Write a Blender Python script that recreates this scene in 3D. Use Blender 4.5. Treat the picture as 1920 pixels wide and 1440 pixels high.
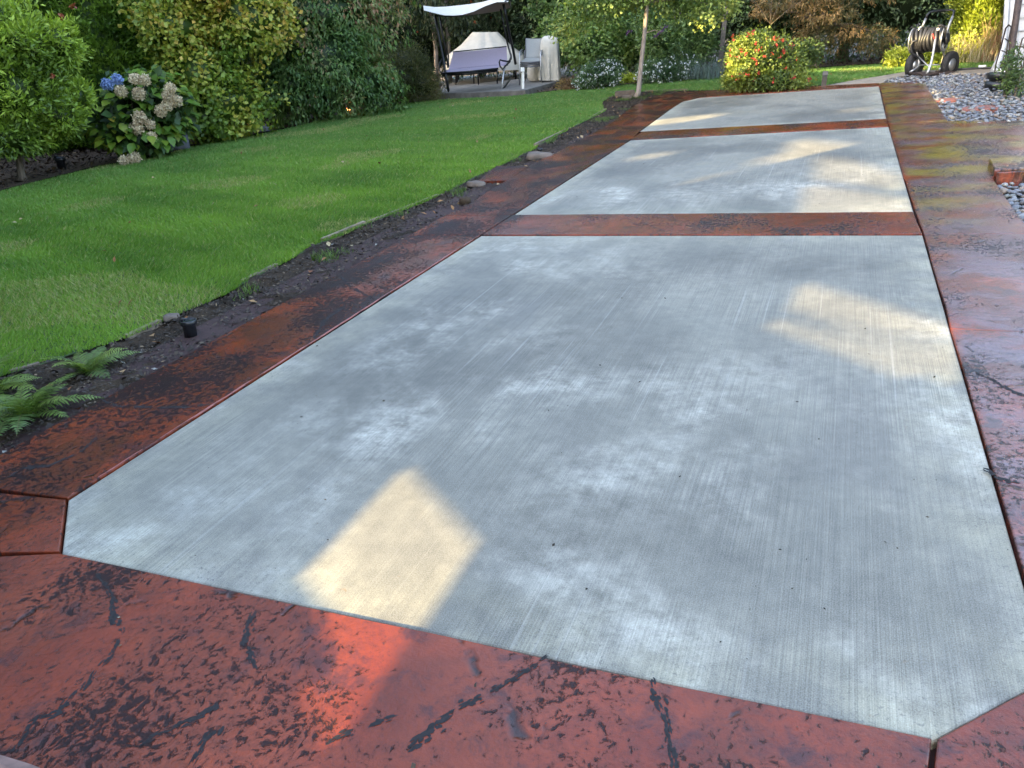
import bpy, bmesh, math, random
import numpy as np
from mathutils import Vector, Matrix, noise
from mathutils.geometry import tessellate_polygon

for o in list(bpy.data.objects):
    bpy.data.objects.remove(o)
sc = bpy.context.scene
COL = sc.collection
R_ = math.radians
random.seed(7)
rng = np.random.default_rng(11)

# ------------------------------------------------------------------ camera
CAM_H = 1.15
FPX = 1455.37
ROT = Matrix(((.92528372, .06967807, -.37282033),
              (.36675918, -.41482123, .83271306),
              (-.09663195, -.90723113, -.4093824)))
camd = bpy.data.cameras.new('camera')
cam = bpy.data.objects.new('camera', camd)
COL.objects.link(cam)
cx, cy, cz = ROT.col[0], ROT.col[1], ROT.col[2]
cam.matrix_world = Matrix(((cx.x, -cy.x, -cz.x, 0), (cx.y, -cy.y, -cz.y, 0),
                           (cx.z, -cy.z, -cz.z, CAM_H), (0, 0, 0, 1)))
camd.sensor_width = 36
camd.lens = FPX / 1920 * 36
camd.clip_start = .05
camd.clip_end = 600
sc.camera = cam

# ------------------------------------------------------------------ sky, sun, exposure
SUN_EL = R_(17)
SUN_AZ = (0.6, 0.8)                       # the way the light travels over the ground
SUN = Vector((SUN_AZ[0] * math.cos(SUN_EL), SUN_AZ[1] * math.cos(SUN_EL), -math.sin(SUN_EL)))
wd = bpy.data.worlds.new('World')
sc.world = wd
wd.use_nodes = True
wn = wd.node_tree
sky = wn.nodes.new('ShaderNodeTexSky')
sky.sky_type = 'NISHITA'
sky.sun_disc = False
sky.sun_elevation = SUN_EL
sky.sun_rotation = math.atan2(-SUN_AZ[0], -SUN_AZ[1])
sky.altitude = 50
sky.air_density = 1.0
sky.dust_density = 5.0
sky.ozone_density = 1.0
bg = wn.nodes['Background']
wn.links.new(sky.outputs[0], bg.inputs[0])
bg.inputs[1].default_value = .15
sund = bpy.data.lights.new('sun', 'SUN')
sund.energy = 3.1
sund.angle = R_(.5)
sund.color = (1, .75, .35)
sun = bpy.data.objects.new('sun', sund)
COL.objects.link(sun)
sun.rotation_euler = SUN.to_track_quat('-Z', 'Y').to_euler()
sun.location = (-12, -16, 12)
sc.view_settings.view_transform = 'Standard'
sc.view_settings.look = 'None'
sc.view_settings.exposure = 3.4
sc.view_settings.gamma = 1
sc.view_settings.use_curve_mapping = False
sc.render.engine = 'CYCLES'
sc.cycles.use_denoising = True
sc.cycles.max_bounces = 6
sc.cycles.diffuse_bounces = 3
sc.cycles.glossy_bounces = 3
sc.cycles.transmission_bounces = 3
sc.cycles.sample_clamp_indirect = 8
sc.cycles.caustics_reflective = False
sc.cycles.caustics_refractive = False

# ------------------------------------------------------------------ placing helpers
CAMP = Vector((0, 0, CAM_H))
UP = Vector((.0802, .0290, .9964)).normalized()     # the patio falls away to the left: uprights lean by this much against it


def ray(px, py):
    return ROT @ Vector((px - 960, py - 720, FPX))


def G(px, py, z=0.0):
    d = ray(px, py)
    t = (z - CAM_H) / d.z
    return Vector((d.x * t, d.y * t, z))


def at(px, py, Y):
    d = ray(px, py)
    t = Y / d.y
    return Vector((d.x * t, Y, CAM_H + d.z * t))


def frame(px, py, z=0.0, yaw=0.0):
    """matrix of a thing standing on the ground there, facing the viewer; metres per photo pixel there"""
    global LEAN
    LEAN = (px - 1000) / (3922 - py)          # how far uprights run sideways in the photo there
    o = G(px, py, z)
    v = o - CAMP
    x = v.cross(UP).normalized()
    y = UP.cross(x)
    M = Matrix(((x.x, y.x, UP.x, o.x), (x.y, y.y, UP.y, o.y), (x.z, y.z, UP.z, o.z), (0, 0, 0, 1)))
    s = (ROT.transposed() @ v).z / FPX
    return M @ Matrix.Rotation(yaw, 4, 'Z'), s


# ------------------------------------------------------------------ scene helpers
def tag(o, label=None, cat=None, group=None, kind=None):
    if label: o['label'] = label
    if cat: o['category'] = cat
    if group: o['group'] = group
    if kind: o['kind'] = kind
    return o


def thing(name, label, cat, M=None, group=None):
    o = bpy.data.objects.new(name, None)
    COL.objects.link(o)
    if M is not None:
        o.matrix_world = M if isinstance(M, Matrix) else Matrix.Translation(M)
    o.empty_display_size = .1
    return tag(o, label, cat, group)


def link(name, me, parent=None, M=None):
    o = bpy.data.objects.new(name, me)
    COL.objects.link(o)
    if parent: o.parent = parent
    if M is not None: o.matrix_local = M
    return o


class MB:
    def __init__(s):
        s.v = []; s.f = []

    def add(s, vs, fs):
        n = len(s.v)
        s.v += [tuple(p) for p in vs]
        s.f += [tuple(i + n for i in f) for f in fs]
        return s

    def box(s, c, d, M=None, taper=1.0):
        x, y, z = d[0] / 2, d[1] / 2, d[2] / 2
        vs = [Vector((c[0] + sx * x * (taper if sz > 0 else 1), c[1] + sy * y * (taper if sz > 0 else 1), c[2] + sz * z))
              for sz in (-1, 1) for sx, sy in ((-1, -1), (1, -1), (1, 1), (-1, 1))]
        if M is not None: vs = [M @ p for p in vs]
        return s.add(vs, [(3, 2, 1, 0), (4, 5, 6, 7), (0, 1, 5, 4), (1, 2, 6, 5), (2, 3, 7, 6), (3, 0, 4, 7)])

    def tube(s, pts, r, n=8, cap=True):
        pts = [Vector(p) for p in pts]
        k = len(pts)
        rr = r if isinstance(r, (list, tuple)) else [r] * k
        t0 = (pts[1] - pts[0]).normalized()
        a = Vector((0, 0, 1)) if abs(t0.z) < .9 else Vector((1, 0, 0))
        u = t0.cross(a).normalized()
        vs = []
        for i, p in enumerate(pts):
            t = (pts[min(i + 1, k - 1)] - pts[max(i - 1, 0)]).normalized()
            u = (u - t * u.dot(t)).normalized()
            w = t.cross(u)
            for j in range(n):
                an = 2 * math.pi * j / n
                vs.append(p + (u * math.cos(an) + w * math.sin(an)) * rr[i])
        fs = [(i * n + j, i * n + (j + 1) % n, (i + 1) * n + (j + 1) % n, (i + 1) * n + j)
              for i in range(k - 1) for j in range(n)]
        if cap:
            fs += [tuple(reversed(range(n))), tuple(range((k - 1) * n, k * n))]
        return s.add(vs, fs)

    def lathe(s, prof, n=16, M=None):
        vs = []
        for r, z in prof:
            for j in range(n):
                an = 2 * math.pi * j / n
                p = Vector((r * math.cos(an), r * math.sin(an), z))
                vs.append(M @ p if M is not None else p)
        k = len(prof)
        fs = [(i * n + j, i * n + (j + 1) % n, (i + 1) * n + (j + 1) % n, (i + 1) * n + j)
              for i in range(k - 1) for j in range(n)]
        fs += [tuple(reversed(range(n))), tuple(range((k - 1) * n, k * n))]
        return s.add(vs, fs)

    def build(s, name, m, parent=None, smooth=False, M=None):
        me = bpy.data.meshes.new(name)
        me.from_pydata(s.v, [], s.f)
        me.update()
        if smooth:
            me.polygons.foreach_set('use_smooth', [True] * len(me.polygons))
        if m: me.materials.append(m)
        return link(name, me, parent, M)


def arr_mesh(name, V, F, m, col=None, smooth=False):
    me = bpy.data.meshes.new(name)
    V = np.asarray(V, np.float32); F = np.asarray(F, np.int32)
    k = F.shape[1]
    me.vertices.add(len(V)); me.vertices.foreach_set('co', V.ravel())
    me.loops.add(F.size); me.loops.foreach_set('vertex_index', F.ravel())
    me.polygons.add(len(F))
    me.polygons.foreach_set('loop_start', np.arange(0, F.size, k, dtype=np.int32))
    if smooth: me.polygons.foreach_set('use_smooth', np.ones(len(F), bool))
    if col is not None:
        a = me.color_attributes.new('Col', 'FLOAT_COLOR', 'POINT')
        c = np.ones((len(V), 4), np.float32); c[:, :3] = col
        a.data.foreach_set('color', c.ravel())
    me.update(calc_edges=True)
    if m: me.materials.append(m)
    return me


# smooth random field, periodic lattice
_lat = np.random.default_rng(3).random((32, 32, 32)).astype(np.float32)


def vnoise(P, scale, seed=0):
    q = np.asarray(P, np.float64) * scale + seed * 7.31 + 100
    i = np.floor(q).astype(int); fr = q - i
    fr = fr * fr * (3 - 2 * fr)
    out = 0
    for a in (0, 1):
        for b in (0, 1):
            for c in (0, 1):
                w = (fr[:, 0] if a else 1 - fr[:, 0]) * (fr[:, 1] if b else 1 - fr[:, 1]) * (fr[:, 2] if c else 1 - fr[:, 2])
                out = out + w * _lat[(i[:, 0] + a) % 32, (i[:, 1] + b) % 32, (i[:, 2] + c) % 32]
    return out


def inside(poly, P):
    x, y = P[:, 0], P[:, 1]
    r = np.zeros(len(P), bool)
    n = len(poly)
    for i in range(n):
        x0, y0 = poly[i][0], poly[i][1]; x1, y1 = poly[(i + 1) % n][0], poly[(i + 1) % n][1]
        if y0 == y1: continue
        c = ((y0 > y) != (y1 > y)) & (x < (x1 - x0) * (y - y0) / (y1 - y0) + x0)
        r ^= c
    return r


def project(P):
    Rn = np.array(ROT)
    c = (P - np.array([0, 0, CAM_H])) @ Rn
    return np.stack([960 + FPX * c[:, 0] / c[:, 2], 720 + FPX * c[:, 1] / c[:, 2]], 1), c[:, 2]


def unit(a):
    return a / np.maximum(np.linalg.norm(a, axis=-1, keepdims=True), 1e-9)


def area2(poly):
    return sum(poly[i][0] * poly[(i + 1) % len(poly)][1] - poly[(i + 1) % len(poly)][0] * poly[i][1] for i in range(len(poly)))


def inset(poly, d):
    n = len(poly); out = []
    for i in range(n):
        p = Vector(poly[i][:2]); a = Vector(poly[i - 1][:2]); b = Vector(poly[(i + 1) % n][:2])
        e0 = (p - a).normalized(); e1 = (b - p).normalized()
        n0 = Vector((-e0.y, e0.x)); n1 = Vector((-e1.y, e1.x))
        k = n0 + n1
        k = k / max(.35, (1 + n0.dot(n1)))
        out.append(p + k * d)
    return out


def resample(poly, step):
    out = []
    for i in range(len(poly)):
        a = Vector(poly[i][:2]); b = Vector(poly[(i + 1) % len(poly)][:2])
        n = max(1, int((b - a).length / step))
        out += [a.lerp(b, j / n) for j in range(n)]
    return out


def slab(name, poly, z0, z1, bev, m, parent=None, gap=.004, wob=0.0):
    """a cast slab: straight sides, small rounded top edge, slightly wandering outline"""
    poly = [Vector(p[:2]) for p in poly]
    if area2(poly) < 0: poly.reverse()
    poly = inset(poly, gap)
    if wob: poly = resample(poly, .12)
    n = len(poly)
    if wob:
        poly = [p + Vector((noise.noise((p.x * 4, p.y * 4, 3)), noise.noise((p.x * 4, p.y * 4, 9)))) * wob for p in poly]
    rings = [(0, z0), (0, z1 - bev), (bev * .35, z1 - bev * .3), (bev, z1)]
    vs = []
    for d, z in rings:
        vs += [(p.x, p.y, z) for p in inset(poly, d)]
    fs = [(r * n + i, r * n + (i + 1) % n, (r + 1) * n + (i + 1) % n, (r + 1) * n + i) for r in range(3) for i in range(n)]
    top = [Vector(v) for v in vs[3 * n:]]
    for t in tessellate_polygon([top]):
        a, b, c = (top[i] for i in t)
        t = t if (b - a).cross(c - a).z > 0 else t[::-1]
        fs.append(tuple(3 * n + i for i in t))
    return MB().add(vs, fs).build(name, m, parent)


def sheet(name, poly, z, m, parent=None):
    vs = [Vector((p[0], p[1], z)) for p in poly]
    fs = []
    for t in tessellate_polygon([vs]):
        a, b, c = (vs[i] for i in t)
        fs.append(t if (b - a).cross(c - a).z > 0 else t[::-1])
    return MB().add(vs, fs).build(name, m, parent)


# ------------------------------------------------------------------ materials
class NT:
    def __init__(s, name):
        s.m = bpy.data.materials.new(name)
        s.m.use_nodes = True
        s.t = s.m.node_tree
        s.b = s.t.nodes['Principled BSDF']
        s.out = s.t.nodes['Material Output']

    def n(s, typ, **kw):
        nd = s.t.nodes.new(typ)
        for k, v in kw.items(): setattr(nd, k, v)
        return nd

    def put(s, sock, v):
        if isinstance(v, bpy.types.NodeSocket): s.t.links.new(v, sock)
        elif isinstance(v, (tuple, list)):
            sock.default_value = (*v, 1) if len(v) == 3 and len(sock.default_value) == 4 else v
        else: sock.default_value = v

    def pos(s): return s.n('ShaderNodeNewGeometry').outputs['Position']

    def objc(s): return s.n('ShaderNodeTexCoord').outputs['Object']

    def mapp(s, v, scale=(1, 1, 1), loc=(0, 0, 0), rot=(0, 0, 0)):
        nd = s.n('ShaderNodeMapping')
        s.put(nd.inputs[0], v); nd.inputs['Scale'].default_value = scale
        nd.inputs['Location'].default_value = loc; nd.inputs['Rotation'].default_value = rot
        return nd.outputs[0]

    def noise(s, v, scale, detail=4, rough=.55, dist=0.0, color=False):
        nd = s.n('ShaderNodeTexNoise')
        s.put(nd.inputs['Vector'], v); nd.inputs['Scale'].default_value = scale
        nd.inputs['Detail'].default_value = detail; nd.inputs['Roughness'].default_value = rough
        nd.inputs['Distortion'].default_value = dist
        return nd.outputs['Color' if color else 'Fac']

    def voro(s, v, scale, feature='F1', out='Distance'):
        nd = s.n('ShaderNodeTexVoronoi', feature=feature)
        s.put(nd.inputs['Vector'], v); nd.inputs['Scale'].default_value = scale
        return nd.outputs[out]

    def math(s, op, a, b=0.0, clamp=False):
        nd = s.n('ShaderNodeMath', operation=op, use_clamp=clamp)
        s.put(nd.inputs[0], a); s.put(nd.inputs[1], b)
        return nd.outputs[0]

    def vmath(s, op, a, b):
        nd = s.n('ShaderNodeVectorMath', operation=op)
        s.put(nd.inputs[0], a); s.put(nd.inputs[1], b)
        return nd.outputs[0]

    def step(s, v, a, b, lo=0.0, hi=1.0):
        nd = s.n('ShaderNodeMapRange', interpolation_type='SMOOTHSTEP')
        s.put(nd.inputs[0], v)
        for i, x in enumerate((a, b, lo, hi)): nd.inputs[i + 1].default_value = x
        return nd.outputs[0]

    def mix(s, f, a, b, mode='MIX'):
        nd = s.n('ShaderNodeMix', data_type='RGBA', blend_type=mode)
        s.put(nd.inputs[0], f); s.put(nd.inputs[6], a); s.put(nd.inputs[7], b)
        return nd.outputs[2]

    def bump(s, h, strength=.3, dist=.01, normal=None):
        nd = s.n('ShaderNodeBump')
        s.put(nd.inputs['Height'], h)
        nd.inputs['Strength'].default_value = strength; nd.inputs['Distance'].default_value = dist
        if normal is not None: s.put(nd.inputs['Normal'], normal)
        return nd.outputs[0]

    def set(s, **kw):
        for k, v in kw.items(): s.put(s.b.inputs[k.replace('_', ' ')], v)
        return s.m


def plain(name, col, rough=.6, metal=0.0, var=.12, scale=30, bump=.1, emit=None):
    t = NT(name)
    n = t.noise(t.objc(), scale, 4)
    c = t.mix(t.step(n, .3, .7), tuple(x * (1 - var) for x in col), tuple(min(1, x * (1 + var)) for x in col))
    t.set(Base_Color=c, Roughness=rough, Metallic=metal)
    if bump: t.set(Normal=t.bump(n, bump, .004))
    if emit: t.set(Emission_Color=emit[0], Emission_Strength=emit[1])
    return t.m


def leafmat(name, rough=.45, trans=.3, spec=.4, tcol=(1.25, 1.3, .6)):
    t = NT(name)
    a = t.n('ShaderNodeAttribute', attribute_name='Col').outputs['Color']
    t.set(Base_Color=a, Roughness=rough, Specular_IOR_Level=spec)
    tr = t.n('ShaderNodeBsdfTranslucent')
    t.put(tr.inputs[0], t.mix(1.0, a, tcol, 'MULTIPLY'))
    mx = t.n('ShaderNodeMixShader')
    mx.inputs[0].default_value = trans
    t.t.links.new(t.b.outputs[0], mx.inputs[1]); t.t.links.new(tr.outputs[0], mx.inputs[2])
    t.t.links.new(mx.outputs[0], t.out.inputs[0])
    return t.m


M = {}
M['leaf'] = leafmat('leaf')
M['leaf_glossy'] = leafmat('leaf_glossy', .42, .3, .35)
M['grass'] = leafmat('grass', .5, .35, .3, (1.2, 1.25, .6))
M['petal'] = leafmat('petal', .6, .3, .2, (1, 1, 1))


def blob(t, p, c, r, rot=0.0, soft=.6):
    """soft round mask on the ground: 1 inside, 0 outside"""
    v = t.mapp(t.vmath('SUBTRACT', p, (c[0], c[1], 0)), rot=(0, 0, rot))
    v = t.vmath('MULTIPLY', v, (1 / r[0], 1 / r[1], 0))
    nd = t.n('ShaderNodeVectorMath', operation='LENGTH')
    t.put(nd.inputs[0], v)
    return t.step(nd.outputs['Value'], 1 - soft, 1 + soft, 1, 0)


def mat_concrete():
    t = NT('broomed_concrete')
    p = t.pos()
    warp = t.n('ShaderNodeVectorMath', operation='MULTIPLY_ADD')
    t.put(warp.inputs[0], t.noise(p, 1.4, 5, .6, color=True)); t.put(warp.inputs[1], (.5, .5, 0)); t.put(warp.inputs[2], p)
    wp = warp.outputs[0]
    big = t.noise(t.mapp(p, (1.0, .8, 1)), .75, 6, .58, .4)
    mid = t.noise(t.mapp(p, (1.0, .7, 1), (4, 2, 0)), 2.1, 6, .6, .3)
    edge0 = t.n('ShaderNodeAttribute', attribute_name='edge').outputs['Fac']
    col = t.mix(t.step(big, .36, .62), (.088, .083, .065), (.200, .188, .148))
    # whitish bloom, strongest where the slab dried first
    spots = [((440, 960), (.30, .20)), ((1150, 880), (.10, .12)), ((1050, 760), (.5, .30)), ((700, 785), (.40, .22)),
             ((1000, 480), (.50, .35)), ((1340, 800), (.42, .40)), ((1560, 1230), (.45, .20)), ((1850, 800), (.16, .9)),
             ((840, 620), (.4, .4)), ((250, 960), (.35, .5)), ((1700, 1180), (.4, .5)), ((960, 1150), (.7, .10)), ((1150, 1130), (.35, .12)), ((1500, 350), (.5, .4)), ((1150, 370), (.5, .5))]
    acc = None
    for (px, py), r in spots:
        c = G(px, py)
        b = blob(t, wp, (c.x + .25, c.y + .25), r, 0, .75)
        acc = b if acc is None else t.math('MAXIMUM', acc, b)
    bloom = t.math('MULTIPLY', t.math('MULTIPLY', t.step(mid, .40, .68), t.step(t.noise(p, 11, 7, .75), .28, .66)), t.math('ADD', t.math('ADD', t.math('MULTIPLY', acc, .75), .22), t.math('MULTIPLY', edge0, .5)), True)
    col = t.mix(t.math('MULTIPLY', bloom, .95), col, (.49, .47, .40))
    # damp, darker drifts
    damp = t.step(t.noise(t.mapp(p, (1.3, .9, 1), (9, 3, 0)), 1.3, 5, .6, .5), .52, .72)
    col = t.mix(t.math('MULTIPLY', damp, .5), col, (.098, .093, .082))
    # yellowish, etched and speckled edges
    edge = t.n('ShaderNodeAttribute', attribute_name='edge').outputs['Fac']
    e2 = t.math('MULTIPLY', edge, t.step(t.noise(p, 5, 4), .3, .75))
    col = t.mix(t.math('MULTIPLY', e2, .85), col, (.34, .315, .22))
    sp = t.math('MULTIPLY', t.step(t.noise(p, 95, 3, .6), .57, .66), t.math('ADD', t.math('MULTIPLY', edge, .8), t.step(t.noise(p, 3.1, 4, .6), .56, .70, 0, .55)))
    col = t.mix(t.math('MULTIPLY', sp, .75), col, (.10, .095, .08))
    # rust flecks
    ru = t.math('MULTIPLY', t.step(t.noise(p, 38, 3), .66, .74), t.step(t.noise(t.mapp(p, loc=(5, 5, 0)), 2.2, 2), .60, .70))
    col = t.mix(t.math('MULTIPLY', ru, .6), col, (.22, .13, .06))
    # broom lines run the length of the slab
    br = t.noise(t.mapp(p, (230, 1.4, 1)), 1, 3, .7)
    br2 = t.noise(t.mapp(p, (480, 3, 1)), 1, 2, .6)
    lines = t.math('ADD', t.math('MULTIPLY', br, .6), t.math('MULTIPLY', br2, .4))
    pat = t.step(t.noise(p, 1.1, 3), .35, .65, .35, 1)
    ln = t.math('MULTIPLY', t.math('SUBTRACT', t.step(lines, .36, .64), .5), pat)
    dk = t.n('ShaderNodeMix', data_type='RGBA', blend_type='MULTIPLY')
    dk.inputs[0].default_value = 1
    t.put(dk.inputs[6], col)
    t.put(dk.inputs[7], t.math('ADD', 1.0, t.math('MULTIPLY', ln, .62)))
    col = dk.outputs[2]
    rare = t.step(t.noise(t.mapp(p, (60, .5, 1)), 1, 2, .5), .66, .70)
    col = t.mix(t.math('MULTIPLY', rare, t.math('MULTIPLY', pat, .22)), col, (.5, .49, .46))
    mott = t.math('ADD', t.math('MULTIPLY', t.step(t.noise(p, 17, 7, .78), .25, .75), .42), .79)
    mm = t.n('ShaderNodeMix', data_type='RGBA', blend_type='MULTIPLY')
    mm.inputs[0].default_value = 1
    t.put(mm.inputs[6], col); t.put(mm.inputs[7], mott)
    col = mm.outputs[2]
    fine = t.noise(p, 330, 2, .6)
    col = t.mix(.20, col, t.mix(t.step(fine, .3, .7), (.05, .05, .045), (.48, .47, .44)))
    rough = t.step(mid, .3, .7, .55, .8)
    h = t.math('ADD', lines, t.math('MULTIPLY', fine, .35))
    t.set(Base_Color=col, Roughness=rough, Specular_IOR_Level=.30, Normal=t.bump(h, .3, .0025))
    return t.m


def mat_stamped():
    t = NT('stamped_red_concrete')
    p = t.pos()
    wn = t.n('ShaderNodeVectorMath', operation='MULTIPLY_ADD')
    t.put(wn.inputs[0], t.noise(p, 7, 3, color=True)); t.put(wn.inputs[1], (.07, .07, 0)); t.put(wn.inputs[2], p)
    wp = wn.outputs[0]
    zone = t.noise(t.mapp(p, (1.1, .9, 1)), 2.3, 3, .55)
    blot = t.noise(t.mapp(wp, (42, 38, 1)), 1, 4, .62)
    fineb = t.noise(t.mapp(wp, (85, 70, 1)), 1, 4, .6)
    s = t.math('ADD', t.math('ADD', t.math('MULTIPLY', blot, .50), t.math('MULTIPLY', zone, .55)), t.math('MULTIPLY', fineb, .42))
    sx0 = t.n('ShaderNodeSeparateXYZ'); t.put(sx0.inputs[0], p)
    s = t.math('SUBTRACT', s, t.step(sx0.outputs[0], -1.2, .2, 0, .008))
    cpt = G(680, 1260)
    s = t.math('SUBTRACT', s, t.math('MULTIPLY', blob(t, p, (cpt.x, cpt.y), (.30, .34), 0, .5), .07))
    lx0 = t.step(sx0.outputs[0], -1.9, -2.15)
    s = t.math('ADD', s, t.math('MULTIPLY', lx0, .044))
    mask = t.step(s, .752, .828)
    soft = t.step(s, .64, .80)
    tone = t.noise(p, 2.4, 5, .6)
    red = t.mix(t.step(tone, .3, .7), (.145, .022, .008), (.270, .050, .018))
    leftx = t.n('ShaderNodeSeparateXYZ'); t.put(leftx.inputs[0], p)
    leftm = t.step(leftx.outputs[0], -1.9, -2.2)
    red = t.mix(t.math('MULTIPLY', leftm, .75), red, (.20, .036, .010))
    red = t.mix(t.step(t.noise(p, 14, 5, .65), .35, .75, 0, .5), red, (.11, .022, .012))
    brown = t.step(t.noise(t.mapp(wp, (1.0, .7, 1), (3, 8, 0)), 3.2, 6, .66, .5), .43, .56)
    sepx = t.n('ShaderNodeSeparateXYZ'); t.put(sepx.inputs[0], p)
    # the long left border kept more of the olive-brown release powder; the right one has wet reflections painted in
    left = t.step(sepx.outputs[0], -1.9, -2.2)
    right = t.step(sepx.outputs[0], .40, .45)
    far = t.step(sepx.outputs[1], 4.0, 6.0)
    bf = t.math('MULTIPLY', brown, t.math('ADD', t.math('ADD', t.math('MULTIPLY', left, .42), .18), t.math('MULTIPLY', right, .2)), True)
    col = t.mix(bf, red, (.036, .018, .009))
    lilac_sheen = t.math('MULTIPLY', t.step(t.noise(t.mapp(wp, (1, 1.6, 1), (1, 4, 0)), 2.6, 5, .6), .42, .60), t.math('MULTIPLY', right, .8))  # lilac sky sheen painted into the right border's colour
    col = t.mix(lilac_sheen, col, (.125, .085, .105))
    gold_sheen = t.math('MULTIPLY', t.step(t.noise(t.mapp(wp, (.8, 1.5, 1), (7, 2, 0)), 2.0, 4, .6), .46, .60), t.math('MULTIPLY', right, t.math('MULTIPLY', far, .85)))  # golden-green reflection of the sunny hedges, painted on the far right
    col = t.mix(gold_sheen, col, (.21, .16, .022))
    col = t.mix(t.math('MULTIPLY', soft, .45), col, (.05, .016, .012))
    smoke = t.step(t.noise(t.mapp(wp, (1, 1, 1), (2, 6, 0)), 5.5, 6, .66), .52, .66)
    col = t.mix(t.math('MULTIPLY', smoke, .72), col, (.030, .015, .018))
    col = t.mix(t.math('MULTIPLY', mask, .90), col, (.014, .010, .011))
    # slate seams pressed by the stamp
    ve = t.voro(t.mapp(wp, (1.0, .8, 1), (.3, .8, 0)), 2.1, 'DISTANCE_TO_EDGE')
    wob = t.noise(p, 9, 3)
    seam = t.math('MULTIPLY', t.step(ve, .016, .002), t.step(wob, .52, .62))
    col = t.mix(t.math('MULTIPLY', seam, .9), col, (.022, .016, .017))
    cell = t.voro(t.mapp(wp, (1.0, .8, 1), (.3, .8, 0)), 2.1, 'F1', 'Color')
    sc2 = t.n('ShaderNodeSeparateColor'); t.put(sc2.inputs[0], cell)
    relief = t.noise(t.mapp(wp, (9, 14, 1)), 1, 5, .6)
    h = t.math('ADD', t.math('MULTIPLY', mask, -.5), t.math('ADD', t.math('MULTIPLY', relief, .9), t.math('MULTIPLY', seam, -1.0)))
    h = t.math('ADD', h, t.math('MULTIPLY', t.noise(p, 70, 6, .7), .7))
    nb = t.bump(h, .55, .006)
    rough = t.math('ADD', t.step(t.noise(p, 1.8, 4, .6), .35, .65, .09, .24), t.math('MULTIPLY', mask, .2))
    t.set(Base_Color=col, Roughness=rough, Specular_IOR_Level=t.math('MULTIPLY', t.step(mask, 0, 1, .42, .2), t.math('ADD', t.math('SUBTRACT', .95, t.math('MULTIPLY', leftm, .60)), t.math('MULTIPLY', right, 1.0))), Normal=nb)
    return t.m


def mat_soil():
    t = NT('dark_soil')
    p = t.pos()
    a = t.noise(p, 3, 5, .6); b = t.noise(p, 28, 5, .7); c = t.noise(p, 130, 3, .7)
    col = t.mix(t.step(a, .35, .7), (.020, .0135, .008), (.062, .042, .026))
    col = t.mix(t.math('MULTIPLY', t.step(c, .58, .7), .5), col, (.13, .10, .075))
    h = t.math('ADD', b, t.math('MULTIPLY', c, .5))
    t.set(Base_Color=col, Roughness=.9, Specular_IOR_Level=.2, Normal=t.bump(h, .8, .02))
    return t.m


def mat_turf():
    t = NT('turf')
    p = t.pos()
    col = t.mix(t.noise(p, 40, 4), (.022, .042, .008), (.05, .095, .018))
    t.set(Base_Color=col, Roughness=.9, Normal=t.bump(t.noise(p, 120, 3), .6, .02))
    return t.m


def mat_bark(name, a, b, sx=30):
    t = NT(name)
    p = t.mapp(t.objc(), (sx, sx, sx * .18))
    n = t.noise(p, 1, 5, .65)
    t.set(Base_Color=t.mix(t.step(n, .3, .7), a, b), Roughness=.85, Normal=t.bump(n, .6, .01))
    return t.m


def mat_siding():
    t = NT('painted_siding')
    p = t.objc()
    n = t.noise(t.mapp(p, (2, 2, 30)), 1, 4)
    col = t.mix(n, (.27, .30, .34), (.34, .37, .41))
    t.set(Base_Color=col, Roughness=.45, Normal=t.bump(n, .08, .003))
    return t.m


def mat_col(name, rough=.7, bumps=60, spec=.3):
    t = NT(name)
    a = t.n('ShaderNodeAttribute', attribute_name='Col').outputs['Color']
    n = t.noise(t.objc(), bumps, 4, .6)
    t.set(Base_Color=t.mix(t.step(n, .3, .7, 0, .5), a, (.05, .045, .04)), Roughness=rough, Specular_IOR_Level=spec, Normal=t.bump(n, .3, .003))
    return t.m


M['concrete'] = mat_concrete()
M['stamped'] = mat_stamped()
M['soil'] = mat_soil()
M['turf'] = mat_turf()
M['siding'] = mat_siding()
M['pebble'] = mat_col('river_pebble', .55, 40, .4)
M['litter'] = mat_col('dry_litter', .85, 90, .2)
M['bark'] = mat_bark('bark', (.06, .045, .032), (.16, .125, .095))
M['bark_pale'] = mat_bark('pale_bark', (.16, .13, .11), (.34, .29, .25), 40)
M['path'] = plain('plain_path_concrete', (.25, .215, .17), .8, 0, .2, 9, .15)
M['joint'] = plain('joint_filler', (.035, .014, .012), .85, 0, .3, 60, .3)
M['lip'] = plain('pink_slab_edge', (.25, .075, .06), .4, 0, .25, 30, .3)
M['board'] = plain('weathered_board', (.19, .145, .10), .8, 0, .3, 12, .3)
M['rock'] = plain('grey_rock', (.085, .088, .10), .75, 0, .5, 6, .8)
M['block'] = plain('tan_block', (.12, .092, .072), .85, 0, .25, 14, .5)
M['black'] = plain('black_plastic', (.012, .013, .016), .35, 0, .3, 40, .05)
M['black_metal'] = plain('black_metal', (.012, .013, .015), .35, .3, .2, 40, .05)
M['iron'] = plain('rusty_iron', (.045, .030, .025), .65, .2, .4, 30, .3)
M['steel'] = plain('grey_tube', (.36, .37, .38), .35, .7, .12, 20, .05)
M['rubber'] = plain('tyre_rubber', (.018, .018, .020), .75, 0, .3, 50, .3)
M['hose'] = plain('black_hose', (.022, .022, .025), .45, 0, .3, 20, .1)
M['canvas'] = plain('white_cover', (.52, .49, .42), .75, 0, .06, 8, .25)
M['canopy'] = plain('tan_canopy', (.62, .58, .50), .75, 0, .06, 14, .1)
M['mauve'] = plain('mauve_sling', (.33, .285, .37), .7, 0, .05, 60, .1)
M['grey_sling'] = plain('grey_sling', (.30, .30, .28), .7, 0, .06, 80, .1)
M['chair_metal'] = plain('chair_tube', (.13, .13, .14), .4, .4, .15, 20, .05)
M['white'] = plain('white_plastic', (.72, .73, .72), .45, 0, .05, 20, .05)
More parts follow.
